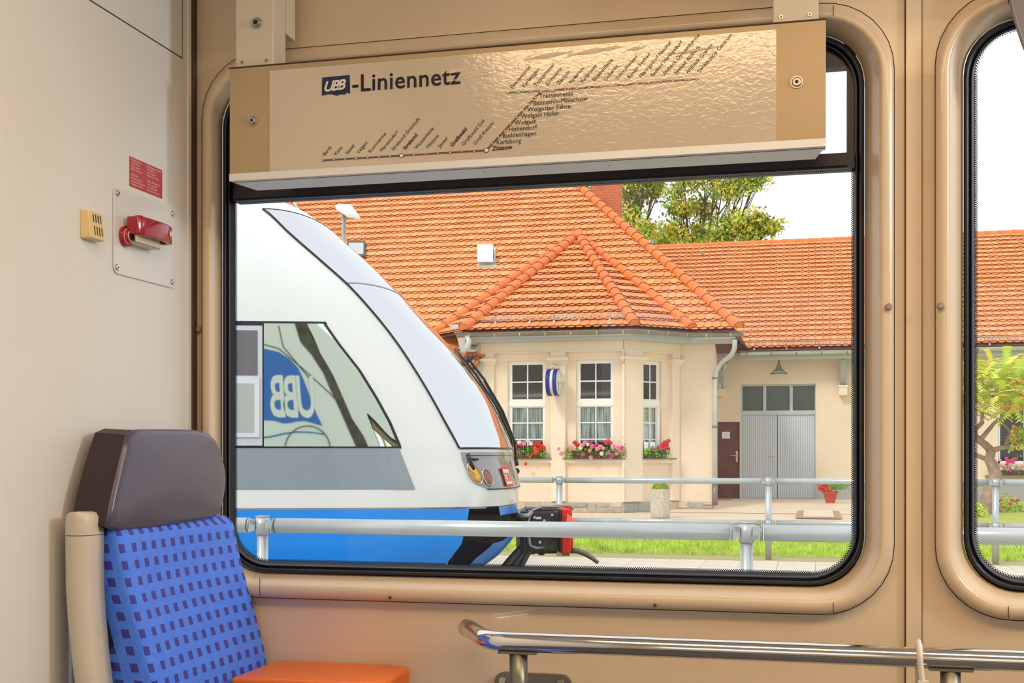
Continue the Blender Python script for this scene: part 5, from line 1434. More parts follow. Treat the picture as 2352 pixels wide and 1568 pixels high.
# downpipe at the right corner
mb = MB()
def pt_on(px, py, Y): return W(px, py, Y)
dp = [W(1688, 779, 26.05), W(1687, 800, 26.15), W(1680, 815, 26.3), W(1658, 832, 26.5), W(1646, 850, 26.62), W(1643, 868, 26.65), W(1642, 900, 26.65), W(1642, 1160, 26.65)]
mb.tube(dp, 0.052, 14); p_ = mb.build('downpipe', M_zinc_l, st)
mb = MB(); 
for py in (868, 980, 1110): c = W(1642, py, 26.65); mb.tube([c-Vector((0, 0, 0.02)), c+Vector((0, 0, 0.02))], 0.062, 14)
mb.tube([W(1642, 1113, 26.65), W(1642, 1160, 26.65)], 0.062, 14)
mb.build('pipe_collar', M_zinc, p_)
# left gutter outlet of zinc
mb = MB(); mb.tube([W(1072, 770, 24.83), W(1078, 783, 24.8), W(1074, 797, 24.8), W(1062, 808, 24.8)], [0.06, 0.065, 0.07, 0.055], 12)
q1 = [W(1030, 745, 25.6), W(1052, 745, 25.3), W(1068, 768, 25.0), W(1070, 806, 25.0), W(1058, 808, 25.2), W(1050, 775, 25.3)]
mb.prism(q1, (0, 0.05, 0.0)); mb.hexa([W(1058, 806, 25.0), W(1092, 808, 25.0), W(1100, 797, 25.3), W(1066, 795, 25.3)]+[p+Vector((0, 0, 0.05)) for p in [W(1058, 806, 25.0), W(1092, 808, 25.0), W(1100, 797, 25.3), W(1066, 795, 25.3)]])
mb.build('gutter_outlet', M_zinc_l, st)
mb = MB(); a, b = Vector((-6.98, 25.0, zmain(25.0)-0.02)), Vector((-6.89, 25.46, zmain(25.46)))
mb.hexa([a+Vector((0, 0, -0.16)), a+Vector((0.03, 0, -0.16)), b+Vector((0.03, 0, -0.16)), b+Vector((0, 0, -0.16)), a, a+Vector((0.03, 0, 0)), b+Vector((0.03, 0, 0)), b])
mb.build('verge_board', M_fascia, st)
# snow guards
M_guard = mat('snow_guard_metal', (0.66, 0.58, 0.58), 0.5, metal=0.3)
def snow_guard(a, b, nrm, building, posts, h=0.16):
    a = Vector(a); b = Vector(b); d = (b-a).normalized(); L = (b-a).length; n = Vector(nrm).normalized(); mb = MB()
    for q in (0.05, h): mb.tube([a+n*q, b+n*q], 0.009, 5)
    k = 0.0
    while k < L:
        p = a+d*k; mb.tube([p+n*0.05, p+n*h], 0.0075, 4, caps=False); k += 0.085
    g = mb.build('snow_guard', M_guard, building)
    for s in posts:
        p = a+d*(L*s); dn = n.cross(d).normalized()
        if dn.z > 0: dn = -dn
        mb = MB(); mb.hexa([p-d*0.012, p+d*0.012, p+d*0.012+dn*0.02, p-d*0.012+dn*0.02, p-d*0.012+n*(h+0.02), p+d*0.012+n*(h+0.02), p+d*0.012+dn*0.02+n*(h+0.02), p-d*0.012+dn*0.02+n*(h+0.02)])
        mb.hexa([p-d*0.02+n*0.03, p+d*0.02+n*0.03, p+d*0.02+n*0.03+dn*0.16, p-d*0.02+n*0.03+dn*0.16, p-d*0.02+n*0.045, p+d*0.02+n*0.045, p+d*0.02+n*0.045+dn*0.16, p-d*0.02+n*0.045+dn*0.16])
        mb.build('guard_bracket', M_guard, g)
def bay_pt(px, py, A, B, C):
    n = (B-A).cross(C-A).normalized(); d = Vector(ray(px, py)); c = Vector((0, 0, EYE)); t = (A-c).dot(n)/d.dot(n); 
    if n.z < 0: n = -n
    return c+d*t, n
a, n1 = bay_pt(1108, 746, E0, E1, AP); b, _ = bay_pt(1440, 741, E0, E1, AP); snow_guard(a+n1*0.05, Vector((b.x, b.y, a.z))+n1*0.05, Vector((0, -0.75, 0.65)), st, [0.1, 0.34, 0.51, 0.68, 0.89])
a, n1 = bay_pt(1467, 740, E1, E2, AP); b, _ = bay_pt(1563, 742, E1, E2, AP); b.z = a.z; snow_guard(a+n1*0.05, b+n1*0.05, Vector((0.5, -0.55, 0.65)), st, [0.35, 0.8])
# skylights
def skylight(px0, px1, py0, py1, lab, opened):
    a = mp(px0, py1); b = mp(px1, py1); c = mp(px1, py0); d = mp(px0, py0); n = Vector((0, -sin(radians(37)), cos(radians(37))))
    mb = MB(); mb.hexa([a, b, c, d]+[p+n*0.16 for p in (a, b, c, d)]); s = mb.build('skylight', M_shade if not opened else M_zinc_l, st)
    if opened:
        w = b-a; v = d-a
        hh = 0.35
        mb = MB(); t0 = [a+n*0.17-v*0.1, b-w*0.12+n*0.17-v*0.1]; lid = [t0[0], t0[1], t0[1]+v*0.62+n*0.26+w*0.10, t0[0]+v*0.62+n*0.26+w*0.10]
        mb.hexa(lid+[p+n*0.02-v*0.02 for p in lid]); mb.build('skylight_lid', M_lampgrey, s)
        mb = MB(); mb.hexa([a+w*0.08+v*0.12+n*0.161, b-w*0.08+v*0.12+n*0.161, c-w*0.08-v*0.1+n*0.161, d+w*0.08-v*0.1+n*0.161]+[p+n*0.01 for p in (a+w*0.08+v*0.12+n*0.161, b-w*0.08+v*0.12+n*0.161, c-w*0.08-v*0.1+n*0.161, d+w*0.08-v*0.1+n*0.161)]); mb.build('skylight_opening', M_shade, s)
        mb = MB(); e_ = (a-w*0.06-v*0.22, b+w*0.04-v*0.22, b+w*0.04, a-w*0.06); mb.hexa([p+n*0.03 for p in e_]+[p+n*0.09 for p in e_]); mb.build('skylight_apron', M_zinc_l, s)
    else:
        w = b-a; v = d-a; g = [a+w*0.1+v*0.1, b-w*0.1+v*0.1, c-w*0.1-v*0.14, d+w*0.1-v*0.14]
        mb = MB(); mb.hexa([p+n*0.161 for p in g]+[p+n*0.167 for p in g]); mb.build('skylight_pane', M_ws, s)
skylight(1099, 1140, 583, 613, '', True); skylight(800, 842, 566, 600, '', False)
# chimney of single bricks
cx0, cx1 = W(1358, 470, 33.0).x, W(1419, 470, 33.0).x
mb = MB(); mb.box(cx0, cx1, 33.0, 33.75, 6.2, 9.6); chm = mb.build('chimney', M_mortar, st)
zz = 6.95; row = 0; bl_, bh_ = 0.215, 0.060
brm = MB(); brm.box(-bl_/2, bl_/2, -0.012, 0.05, 0, bh_); bm0 = None
while zz < 9.55:
    x = cx0+(0 if row % 2 == 0 else -bl_/2-0.006)
    while x < cx1-0.01:
        xa, xb = max(x, cx0-0.004), min(x+bl_, cx1+0.004)
        if xb-xa > 0.03:
            mb = MB(); mb.box(xa, xb, 32.986, 33.03, zz, zz+bh_); mb.build('brick', M_brick, chm)
        x += bl_+0.013
    zz += bh_+0.014; row += 1
mb = MB(); zz = 6.95; row = 0
while zz < 9.55:
    mb.box(cx1-0.02, cx1+0.01, 33.0+(0.1 if row % 2 else 0.0), 33.7, zz, zz+bh_); zz += bh_+0.014; row += 1
o = mb.build('side_bricks', M_brick, chm); o['kind'] = 'stuff'
mb = MB(); c = mp(1418, 522); mb.hexa([W(1352, 438, 32.9), W(1419, 512, 32.9), W(1425, 512, 32.9), W(1358, 436, 32.9)]+[p+Vector((0, -0.12, 0)) for p in (W(1352, 438, 32.9), W(1419, 512, 32.9), W(1425, 512, 32.9), W(1358, 436, 32.9))]); mb.build('chimney_flashing', M_zinc, chm)
# ridge vent studs
for px in (985, 1045, 1060, 1172): 
    p = mp(px, 436); mb = MB(); mb.box(p.x-0.05, p.x+0.05, RY-0.12, RY-0.02, RZ+0.02, RZ+0.14); mb.build('ridge_clip', M_zinc_l, st)

# ================================================================== SIDE WING
AY = 31.5
wing = thing('side_wing', 'low cream side wing with orange roof and grey garage doors', 'building', (1.5, AY, 0.1))
PA = Plane(-2.75, AY, 11.0, AY)
def ap(px, py): return PA.px(px, py)
gx0, gz1 = ap(1701, 883); gx1, _ = ap(1874, 883); gz0 = 0.10
bx0, bz1 = ap(1630, 969); bx1, _ = ap(1700, 969)
mb = MB(); w5 = (ap(2292, 1000)[0], ap(2420, 1000)[0])
PA.wall(mb, R4(0, PA.len, 0, 3.72), [R4(gx0, gx1, gz0-0.02, gz1), R4(bx0, bx1-0.01, gz0-0.02, bz1), R4(w5[0], w5[1], 1.0, 2.6)], 0.16); mb.build('front_wall', M_plaster, wing)
mb = MB(); PA.box(mb, gx1, PA.len, -0.05, 0.47, 0, 0.03); mb.build('grey_plinth', mat('grey_render', (0.42, 0.42, 0.42), 0.9), wing)
mb = MB(); PA.box(mb, gx1+0.02, ap(2262, 1090)[0], 0.47, 0.62, 0, 0.05); mb.build('plinth_band', M_plaster2, wing)
# garage doors with transom
gd = MB(); zt0, zt1 = ap(1790, 952)[1], ap(1790, 944)[1]
fr_ = 0.045; d = -0.12
for (p, q, r_, s_) in ((gx0, gx1, gz1-fr_, gz1), (gx0, gx0+fr_, gz0, gz1-fr_), (gx1-fr_*0.6, gx1, gz0, gz1-fr_), (gx0+fr_, gx1-fr_*0.6, zt0, zt1+0.02)): PA.box(gd, p, q, r_, s_, d-0.03, d+0.04)
for px in (1756, 1817): a_ = ap(px, 900)[0]; PA.box(gd, a_-0.04, a_+0.04, zt1+0.02, gz1-fr_, d-0.03, d+0.035)
gdo = gd.build('garage_door', M_gframe, wing)
mb = MB(); PA.box(mb, gx0, gx1, gz0, gz1, d-0.06, d-0.04); mb.build('door_shadow_gap', M_tdark, gdo)
for (pa, pb_) in ((1704, 1751), (1760, 1812), (1821, 1871)):
    mb = MB(); PA.box(mb, ap(pa, 900)[0], ap(pb_, 900)[0], zt1+0.03, gz1-0.05, d-0.02, d-0.01); mb.build('transom_pane', M_tglass, gdo)
ac = ap(1785, 1000)[0]
for (xa, xb) in ((gx0+fr_, ac-0.008), (ac+0.008, gx1-fr_*0.6)):
    mb = MB(); PA.box(mb, xa, xb, gz0, zt0, d-0.03, d-0.005); lf = mb.build('door_leaf', M_gdoor, gdo)
    n = 16; wr_ = (xb-xa-0.02)/n
    mb = MB(); PA.box(mb, -wr_*0.31, wr_*0.31, 0, 1, 0, 0.014)
    for k in range(n):
        mb = MB(); a_ = xa+0.01+wr_*(k+0.5); PA.box(mb, a_-wr_*0.33, a_+wr_*0.33, gz0+0.03, zt0-0.03, d-0.005, d+0.010); mb.build('door_board', M_gdoor, lf)
a_, z_ = ap(1776, 1048); mb = MB(); PA.box(mb, a_-0.02, a_+0.02, z_-0.14, z_+0.12, d+0.01, d+0.018); p1_ = PA.P(a_, z_, d+0.02); mb.tube([p1_, p1_+PA.n*0.05, p1_+PA.n*0.05-PA.e*0.12], 0.009, 8); mb.build('door_handle', M_brass, gdo)
# brown door with note and handle
mb = MB(); PA.box(mb, bx0, bx1-0.01, gz0, bz1, -0.14, -0.06); bd = mb.build('brown_door', M_brown, wing)
a_, z_ = ap(1667, 999); mb = MB(); PA.box(mb, a_-0.10, a_+0.10, z_-0.085, z_+0.085, -0.06, -0.056); mb.build('paper_note', M_paper, bd)
a_, z_ = ap(1692, 1046); mb = MB(); PA.box(mb, a_-0.022, a_+0.022, z_-0.16, z_+0.12, -0.06, -0.05); p1_ = PA.P(a_, z_, -0.05); mb.tube([p1_, p1_+PA.n*0.05, p1_+PA.n*0.05-PA.e*0.19], 0.011, 8); mb.build('door_handle', M_brass, bd)
# window at far right with sill
a0_, a1_ = w5
mb = MB()
for (p, q, r_, s_) in ((a0_, a1_, 2.54, 2.6), (a0_, a1_, 1.0, 1.06), (a0_, a0_+0.06, 1.0, 2.6), (a1_-0.06, a1_, 1.0, 2.6), ((a0_+a1_)/2-0.03, (a0_+a1_)/2+0.03, 1.0, 2.6)): PA.box(mb, p, q, r_, s_, -0.14, -0.08)
w5o = mb.build('window', M_wframe, wing)
for (p, q) in ((a0_+0.06, (a0_+a1_)/2-0.03), ((a0_+a1_)/2+0.03, a1_-0.06)): mb = MB(); PA.box(mb, p, q, 1.06, 2.54, -0.12, -0.11); mb.build('pane', M_dglass, w5o)
mb = MB(); sa = ap(2262, 1090)[0]; zs5 = ap(2320, 1091)[1]; PA.box(mb, sa, sa+4.0, zs5-0.05, zs5, -0.05, 0.16); mb.build('window_sill', M_zinc, wing)
# roof of the wing
T30 = tan(radians(30)); AE = 30.9
def zw_(Y): return 3.80+(Y-AE)*T30
def wp(px, py): d = ray(px, py); t = (3.80-AE*T30-EYE)/(d[2]-T30*d[1]); return Vector((d[0]*t, d[1]*t, EYE+d[2]*t))
AR = wp(1900, 556).y
wpoly = [Vector((-1.9, AE, 3.80)), Vector((11.2, AE, 3.80)), Vector((11.2, AR, zw_(AR))), Vector((-5.6, AR, zw_(AR)))]
mb = MB(); mb.poly([wpoly]); mb.poly([[Vector((-5.6, AR, zw_(AR))), Vector((11.2, AR, zw_(AR))), Vector((11.2, AR+5, 3.8)), Vector((-5.6, AR+5, 3.8))]]); mb.build('roof_deck', M_deck, wing)
roof_tiles(wing, 'roof_tiles', [tiled_face(wpoly, (1, 0, 0), 0.305)], 300, '')
ridge_line(Vector((-5.4, AR, zw_(AR)+0.06)), Vector((11.2, AR, zw_(AR)+0.06)), wing, r=0.11, ln=0.37)
mb = MB(); halfpipe(mb, [(-1.75, AE-0.07, 3.74), (11.2, AE-0.07, 3.74)], 0.08); gw = mb.build('gutter', M_zinc_l, wing)
mb = MB()
for k in range(22):
    x = -1.6+k*0.6; rws = [[Vector((x+q, AE-0.07, 3.74))+Vector((0, -1, 0))*0.084*cos(t)+Vector((0, 0, -0.084*sin(t))) for t in [pi*kk_/8 for kk_ in range(9)]] for q in (-0.013, 0.013)]; mb.grid(rws, 0, True)
mb.build('gutter_bracket', M_zinc, gw)
mb = MB(); mb.box(-2.7, 11.2, AE+0.02, AE+0.06, 3.56, 3.74); mb.box(-2.7, 11.2, AE+0.06, AY, 3.62, 3.68); mb.build('soffit', M_fascia, wing)
n30 = Vector((0, -0.75, 0.65))
a = wp(1703, 800); b = wp(2500, 792); snow_guard(a+Vector((0, 0, 0.04)), Vector((b.x, a.y, a.z+0.04)), n30, wing, [0.04+0.0985*k for k in range(10)], h=0.17)
p = wp(1613, 592); mb = MB(); mb.tube([p+Vector((0, 0, 0.02)), p+Vector((0, -0.05, 0.16))], 0.03, 8); mb.build('roof_hook', M_zinc, wing)
# timber bracket with stone block
def brk(px, pyt, pym, pyb):
    a_, z1 = ap(px, pyt); _, zm = ap(px, pym); _, z0 = ap(px, pyb)
    mb = MB(); mb.hexa([PA.P(a_-0.07, zm, 0), PA.P(a_+0.07, zm, 0), PA.P(a_+0.07, zm, 0.14), PA.P(a_-0.07, zm, 0.14), PA.P(a_-0.07, z1, 0), PA.P(a_+0.07, z1, 0), PA.P(a_+0.07, z1, 0.5), PA.P(a_-0.07, z1, 0.5)]); mb.build('eave_bracket', M_wood_g, wing)
    mb = MB(); PA.box(mb, a_-0.10, a_+0.10, z0, zm, 0, 0.22); PA.box(mb, a_-0.12, a_+0.12, zm-0.05, zm, 0, 0.24); mb.build('bracket_stone', M_plaster2, wing)
brk(1936, 830, 885, 908); brk(1655, 850, 893, 910)
# second downpipe behind the first
mb = MB(); mb.tube([W(1668, 832, 31.0), W(1660, 850, 31.2), W(1653, 866, 31.3), W(1652, 895, 31.35), W(1652, 900, 31.35)], 0.06, 12); mb.build('downpipe', M_zinc_l, wing)

# ================================================================== THINGS IN FRONT OF THE STATION
# wall lamp under the eave
c = W(1789, 836, 30.95); lampw = thing('barn_lamp', 'dark enamel lamp shade hanging above the grey garage doors', 'lamp', (c.x, c.y, c.z))
mb = MB(); prof = [(0.03, 0.0), (0.055, -0.03), (0.065, -0.10), (0.12, -0.15), (0.19, -0.21), (0.215, -0.245), (0.20, -0.25)]
mb.grid([[Vector((c.x+r*cos(t), c.y+r*sin(t), c.z+h)) for t in [2*pi*k/20 for k in range(20)]] for r, h in prof], 0, True, True); mb.tube([(c.x, c.y, c.z-0.02), (c.x, c.y, 3.68)], 0.02, 8); mb.build('lamp_shade', M_shade, lampw)
mb = MB(); mb.disc((c.x, c.y, c.z-0.247), (0, 0, -1), 0.2, 20); mb.tube([(c.x, c.y, c.z-0.2), (c.x, c.y, c.z-0.262)], 0.185, 20); mb.build('lamp_glass', M_lampgrey, lampw)
# clock
cc = W(1271, 878, 25.05); ck = thing('station_clock', 'round double-faced clock with blue rims hanging from the bay pilaster', 'clock', (cc.x, 25.05, cc.z))
rc = 32.5*25.0/F; xw0 = W(1260, 878, 25.05).x; xw1 = W(1283, 878, 25.05).x
ax_ = Vector((1, 0.0, 0)); 
def cyl_x(mb, xa, xb, r0_, r1_, m=0): mb.tube([(xa, 25.05, cc.z), (xb, 25.05, cc.z)], [r0_, r1_], 36, m)
mb = MB(); cyl_x(mb, xw0+0.05, xw1-0.05, rc*0.92, rc*0.92); mb.build('drum', M_lampgrey, ck)
for (xa, xb, s_) in ((xw0-0.01, xw0+0.065, -1), (xw1-0.075, xw1, 1)):
    mb = MB(); cyl_x(mb, xa, xb, rc, rc); rim = mb.build('rim', M_clockblue, ck)
    xf_ = xb if s_ > 0 else xa
    mb = MB(); cyl_x(mb, xf_, xf_+s_*0.006, rc*0.90, rc*0.90); fc = mb.build('dial', M_clockface, ck)
    mb = MB(); X_ = xf_+s_*0.008
    for k in range(12):
        t = 2*pi*k/12; cs, sn = cos(t), sin(t); w_ = 0.012
        p0, p1 = rc*0.70, rc*0.84
        mb.face([(X_, 25.05+p0*cs-w_*sn, cc.z+p0*sn+w_*cs), (X_, 25.05+p1*cs-w_*sn, cc.z+p1*sn+w_*cs), (X_, 25.05+p1*cs+w_*sn, cc.z+p1*sn-w_*cs), (X_, 25.05+p0*cs+w_*sn, cc.z+p0*sn-w_*cs)])
    for ang, ln, w_ in ((radians(200), 0.45, 0.02), (radians(262), 0.68, 0.014)):
        cs, sn = cos(ang), sin(ang); ln *= rc
        mb.face([(X_+s_*0.002, 25.05-w_*sn, cc.z+w_*cs), (X_+s_*0.002, 25.05+ln*cs-w_*sn, cc.z+ln*sn+w_*cs), (X_+s_*0.002, 25.05+ln*cs+w_*sn, cc.z+ln*sn-w_*cs), (X_+s_*0.002, 25.05+w_*sn, cc.z-w_*cs)])
    mb.build('clock_hands', M_ink, fc)
mb = MB(); mb.tube([(cc.x, 25.05, cc.z+rc*0.9), (cc.x, 25.05, cc.z+rc+0.10), (cc.x, 25.37, cc.z+rc+0.10)], 0.022, 8); mb.build('hanger', M_brass, ck)
# flower boxes
def flower_mesh():
    rr = random.Random(11); vs = []; fs = []
    for k in range(7):      # a head of seven little blossoms
        if k == 0: c = Vector((0, 0, 0.02))
        else: a = 2*pi*k/6; c = Vector((0.028*cos(a), 0.028*sin(a), 0.0))
        b = len(vs); r = 0.024
        vs += [c+Vector((r, 0, 0)), c+Vector((0, r, 0)), c+Vector((-r, 0, 0)), c+Vector((0, -r, 0)), c+Vector((0, 0, r)), c+Vector((0, 0, -r))]
        fs += [tuple(b+i for i in f) for f in ((0, 1, 4), (1, 2, 4), (2, 3, 4), (3, 0, 4), (1, 0, 5), (2, 1, 5), (3, 2, 5), (0, 3, 5))]
    out = []
    for m in M_fl:
        me = bpy.data.meshes.new('blossom'); me.from_pydata(vs, [], fs); me.materials.append(m); me.polygons.foreach_set('use_smooth', [True]*len(fs)); me.update(); out.append(me)
    return out
FLM = flower_mesh()
def leaf_quad(mb, c, s, rnd, m=0):
    a = Vector((rnd.gauss(0, 1), rnd.gauss(0, 1), rnd.gauss(0, 1))).normalized(); b = a.cross(Vector((rnd.gauss(0, 1), rnd.gauss(0, 1), rnd.gauss(0, 1)))).normalized(); n = a.cross(b)*0.18
    mb.face([c-a*s, c-b*s*0.55+n*s, c+a*s, c+b*s*0.55+n*s], m)
def flower_box(pl, a0, a1, z, label, pal, fl, off=0.11, spread=0.16, seed=1, group='geranium boxes on the bay window sills', boxm=None, hgt=0.15):
    rnd = random.Random(seed); ac = (a0+a1)/2; base = pl.P(ac, z, off)
    t = thing('flower_box', label, 'flower box', base, group)
    mb = MB(); pl.box(mb, a0, a1, z+0.002, z+hgt, off-0.075, off+0.075); mb.build('planter_box', boxm or M_box_b, t)
    mb = MB()
    for k in range(620):
        q = rnd.random(); c = pl.P(a0-spread*0.4+(a1-a0+spread*0.8)*q, z+hgt*0.55+abs(rnd.gauss(0, 0.085))-(0.06 if rnd.random() < 0.3 else 0), off+rnd.uniform(-0.07, 0.14)); leaf_quad(mb, c, rnd.uniform(0.018, 0.036), rnd)
    o = mb.build('foliage', M_green, t); o['kind'] = 'stuff'
    for (q, h, ci) in fl:
        p = pl.P(a0+(a1-a0)*q, z+h, off+rnd.uniform(0.06, 0.16))
        inst('blossom', FLM[ci], t, Matrix.Translation(p) @ Matrix.Rotation(radians(70), 4, 'X') @ Matrix.Rotation(rnd.uniform(0, 3), 4, 'Z') @ Matrix.Scale(rnd.uniform(0.8, 1.25), 4))
rnd = random.Random(21)
def fl_list(n, pal, zlo, zhi, edge):
    L = []
    for k in range(n):
        q = rnd.uniform(-edge, 1+edge); L.append((q, rnd.uniform(zlo, zhi), rnd.choice(pal)))
    return L
flower_box(PF, wA[0]+0.02, wA[1]-0.02, WZ0, 'brown flower box with mostly red geraniums on the left bay window sill', 0,
           [(0.0, .36, 0), (0.06, .22, 0), (0.1, .30, 4), (0.18, .28, 0), (0.28, .26, 2), (0.36, .33, 3), (0.42, .28, 2), (0.5, .31, 1), (0.60, .38, 3), (0.68, .31, 3), (0.78, .27, 0), (0.84, .30, 0), (0.92, .31, 0), (0.98, .26, 0), (1.06, .22, 0), (0.82, .20, 4), (0.86, .14, 4), (0.70, .06, 0), (-0.06, .28, 0), (0.55, -.12, 4), (0.34, .14, 2), (0.9, .18, 4)], seed=2)
flower_box(PF, wB[0]-0.05, wB[1]+0.12, WZ0, 'brown flower box overflowing with pink and magenta geraniums on the middle bay sill', 0,
           [(-0.28, .20, 1), (-0.22, .10, 1), (-0.1, .24, 1), (0.0, .2, 1), (0.08, .33, 0), (0.12, .28, 4), (0.2, .22, 3), (0.25, .28, 1), (0.3, .33, 1), (0.36, .29, 3), (0.42, .33, 2), (0.45, .25, 1), (0.5, .26, 2), (0.55, .29, 2), (0.58, .2, 1), (0.63, .24, 1), (0.7, .21, 1), (0.76, .33, 0), (0.8, .36, 4), (0.86, .32, 0), (0.92, .26, 1), (1.0, .24, 1), (1.06, .16, 1), (1.1, .22, 2), (0.98, .1, 1), (0.9, .06, 2), (0.8, .12, 1), (0.24, .10, 1), (0.42, .02, 1), (0.86, .0, 2), (0.4, .16, 1), (0.66, .1, 3), (1.16, .14, 1)], spread=0.4, seed=3)
flower_box(PC, wC[0]+0.0, wC[1]-0.02, WZ0, 'brown flower box with a few red geraniums on the narrow canted bay sill', 0,
           [(0.5, .24, 2), (0.55, .20, 2), (0.72, .28, 0), (0.78, .34, 0), (0.8, .22, 0), (0.86, .25, 4), (1.0, .37, 0), (0.98, .28, 0), (1.04, .2, 0), (0.15, .2, 2)], seed=4)
a5 = ap(2300, 1080)[0]
flower_box(PA, a5-0.15, a5+2.2, zs5, 'long flower box with pale pink flowers on the far right sill', 0, fl_list(60, [1, 1, 3, 2], 0.12, 0.42, 0.03), off=0.1, seed=6, group=None, hgt=0.12)
# concrete planter with clipped bush
pc = W(1516, 1150, 23.6); pz = 0.0
x0, x1 = W(1493, 1150, 23.6).x, W(1540, 1150, 23.6).x; zt_p = W(1516, 1123, 23.4).z
pl_t = thing('concrete_planter', 'tall exposed aggregate planter with a clipped green bush in front of the bay', 'planter', ((x0+x1)/2, 23.6, 0))
mb = MB(); cxp, cyp = (x0+x1)/2, 23.6; rp_ = (x1-x0)/2
prof = [(rp_*0.97, 0.0), (rp_*1.0, 0.04), (rp_, zt_p-0.02), (rp_*0.98, zt_p), (rp_*0.84, zt_p), (rp_*0.84, zt_p-0.06)]
mb.grid([[Vector((cxp+r*cos(t), cyp+r*sin(t), z)) for t in [2*pi*(k+0.5)/8 for k in range(8)]] for r, z in prof], 0, False, True); mb.build('planter_body', M_concrete, pl_t, bevel=0.01)
mb = MB(); rnd = random.Random(8)
for k in range(1400):
    a = rnd.uniform(0, 2*pi); ph = rnd.uniform(0, pi/2); r = rp_*0.92*(0.75+0.25*rnd.random()); leaf_quad(mb, Vector((cxp+r*cos(a)*cos(ph), cyp+r*sin(a)*cos(ph), zt_p-0.03+0.17*sin(ph))), rnd.uniform(0.012, 0.022), rnd)
o = mb.build('bush', mat('box_bush', (0.36, 0.50, 0.03), 0.7, var=0.5, vscale=10), pl_t); o['kind'] = 'stuff'
mb = MB(); mb.grid([[Vector((cxp+r*cos(t), cyp+r*sin(t), z)) for t in [2*pi*k/16 for k in range(16)]] for r, z in ((rp_*0.85, zt_p-0.05), (rp_*0.8, zt_p+0.03), (rp_*0.55, zt_p+0.10), (0.02, zt_p+0.13))], 0, True, True); mb.build('bush_core', mat('bush_core', (0.2, 0.26, 0.02), 0.9), pl_t)
# terracotta pot with red flowers
tp = W(1907, 1160, 29.0); tpx = tp.x; pot = thing('flower_pot', 'terracotta pot with red geraniums beside the garage doors', 'plant', (tpx, 29.0, 0.1))
mb = MB(); prof = [(0.10, 0.1), (0.155, 0.32), (0.175, 0.325), (0.178, 0.38), (0.155, 0.38), (0.14, 0.34)]
zb_p = W(1907, 1159, 29.0).z; 
mb.grid([[Vector((tpx+r*cos(t), 29.0+r*sin(t), z)) for t in [2*pi*k/20 for k in range(20)]] for r, z in prof], 0, True, True); mb.disc((tpx, 29, 0.35), (0, 0, 1), 0.14); mb.build('pot', M_terra, pot)
mb = MB()
for k in range(420): leaf_quad(mb, Vector((tpx+0.05+rnd.gauss(0.06, 0.13), 29.0+rnd.gauss(-0.05, 0.1), 0.42+abs(rnd.gauss(0, 0.09)))), rnd.uniform(0.02, 0.036), rnd)
o = mb.build('foliage', M_green, pot); o['kind'] = 'stuff'
for k in range(14): inst('blossom', FLM[0 if k % 3 else 4], pot, Matrix.Translation((tpx-0.13+rnd.uniform(-0.12, 0.12), 28.9-rnd.uniform(0, 0.1), 0.46+rnd.uniform(-0.06, 0.13))) @ Matrix.Scale(1.25, 4))
# door mat and grate
m1, m2 = W(1650, 1150, 31.0), W(1684, 1150, 31.0)
mb = MB(); mb.box(m1.x, m2.x, 30.3, 31.1, 0.101, 0.115); tag(mb.build('doormat', M_mat), 'brown coconut mat lying before the brown door', 'mat')
def gp(px, py, z=0.0): d = ray(px, py); t = (z-EYE)/d[2]; return Vector((d[0]*t, d[1]*t, z))
q = [gp(1828, 1190), gp(1932, 1188), gp(1925, 1167), gp(1830, 1168)]
gr = thing('ground_hatch', 'pale slatted ground hatch let into the yard by the flower pot', 'hatch', ((q[0]+q[2])/2))
gx0_, gx1_, gy0_, gy1_ = q[0].x, q[1].x, q[0].y, q[2].y
mb = MB(); 
for (a_, b_, c_, d_) in ((gx0_, gx1_, gy0_, gy0_+0.25), (gx0_, gx1_, gy1_-0.25, gy1_), (gx0_, gx0_+0.12, gy0_+0.25, gy1_-0.25), (gx1_-0.12, gx1_, gy0_+0.25, gy1_-0.25)): mb.box(a_, b_, c_, d_, 0.0, 0.03)
mb.build('hatch_frame', mat('hatch_rust', (0.50, 0.30, 0.2), 0.8), gr)
n = 8
for k in range(n):
    y = gy0_+0.3+(gy1_-gy0_-0.6)*k/(n-1); mb = MB(); mb.box(gx0_+0.13, gx1_-0.13, y-0.17, y+0.12, 0.005, 0.035); mb.build('slat', mat('hatch_slat', (0.80, 0.70, 0.56), 0.8) if k == 0 else SLAT, gr)
    if k == 0: SLAT = bpy.data.materials['hatch_slat']
# platform lamp behind the train
LY = 18.0
lp_ = W(790, 520, LY); lt = thing('platform_lamp', 'pale platform lamp with slanted wedge head rising behind the train', 'street lamp', (lp_.x, LY, 0))
mb = MB(); zt_l = W(790, 485, LY).z; mb.tube([(lp_.x, LY, -0.01), (lp_.x, LY, zt_l)], 0.036, 14); mb.build('pole', M_galv, lt)
def L(px, py, Y): return W(px, py, Y)
mb = MB()
lo = [L(772, 483, LY-0.1), L(800, 500, LY-0.25), L(829, 505, LY-0.05), L(802, 486, LY+0.2)]
hi = [L(768, 474, LY-0.1), L(798, 489, LY-0.25), L(828, 499, LY-0.05), L(806, 470, LY+0.2)]
tp1 = [L(776, 468, LY), L(781, 467.5, LY-0.05), L(808, 471, LY+0.1), L(804, 468, LY+0.15)]
mb.grid([lo, hi, tp1], 0, False, True); mb.face(tp1); mb.face(lo, 1); mb.build('lamp_head', [M_lampgrey, M_lamplens], lt, bevel=0.015)

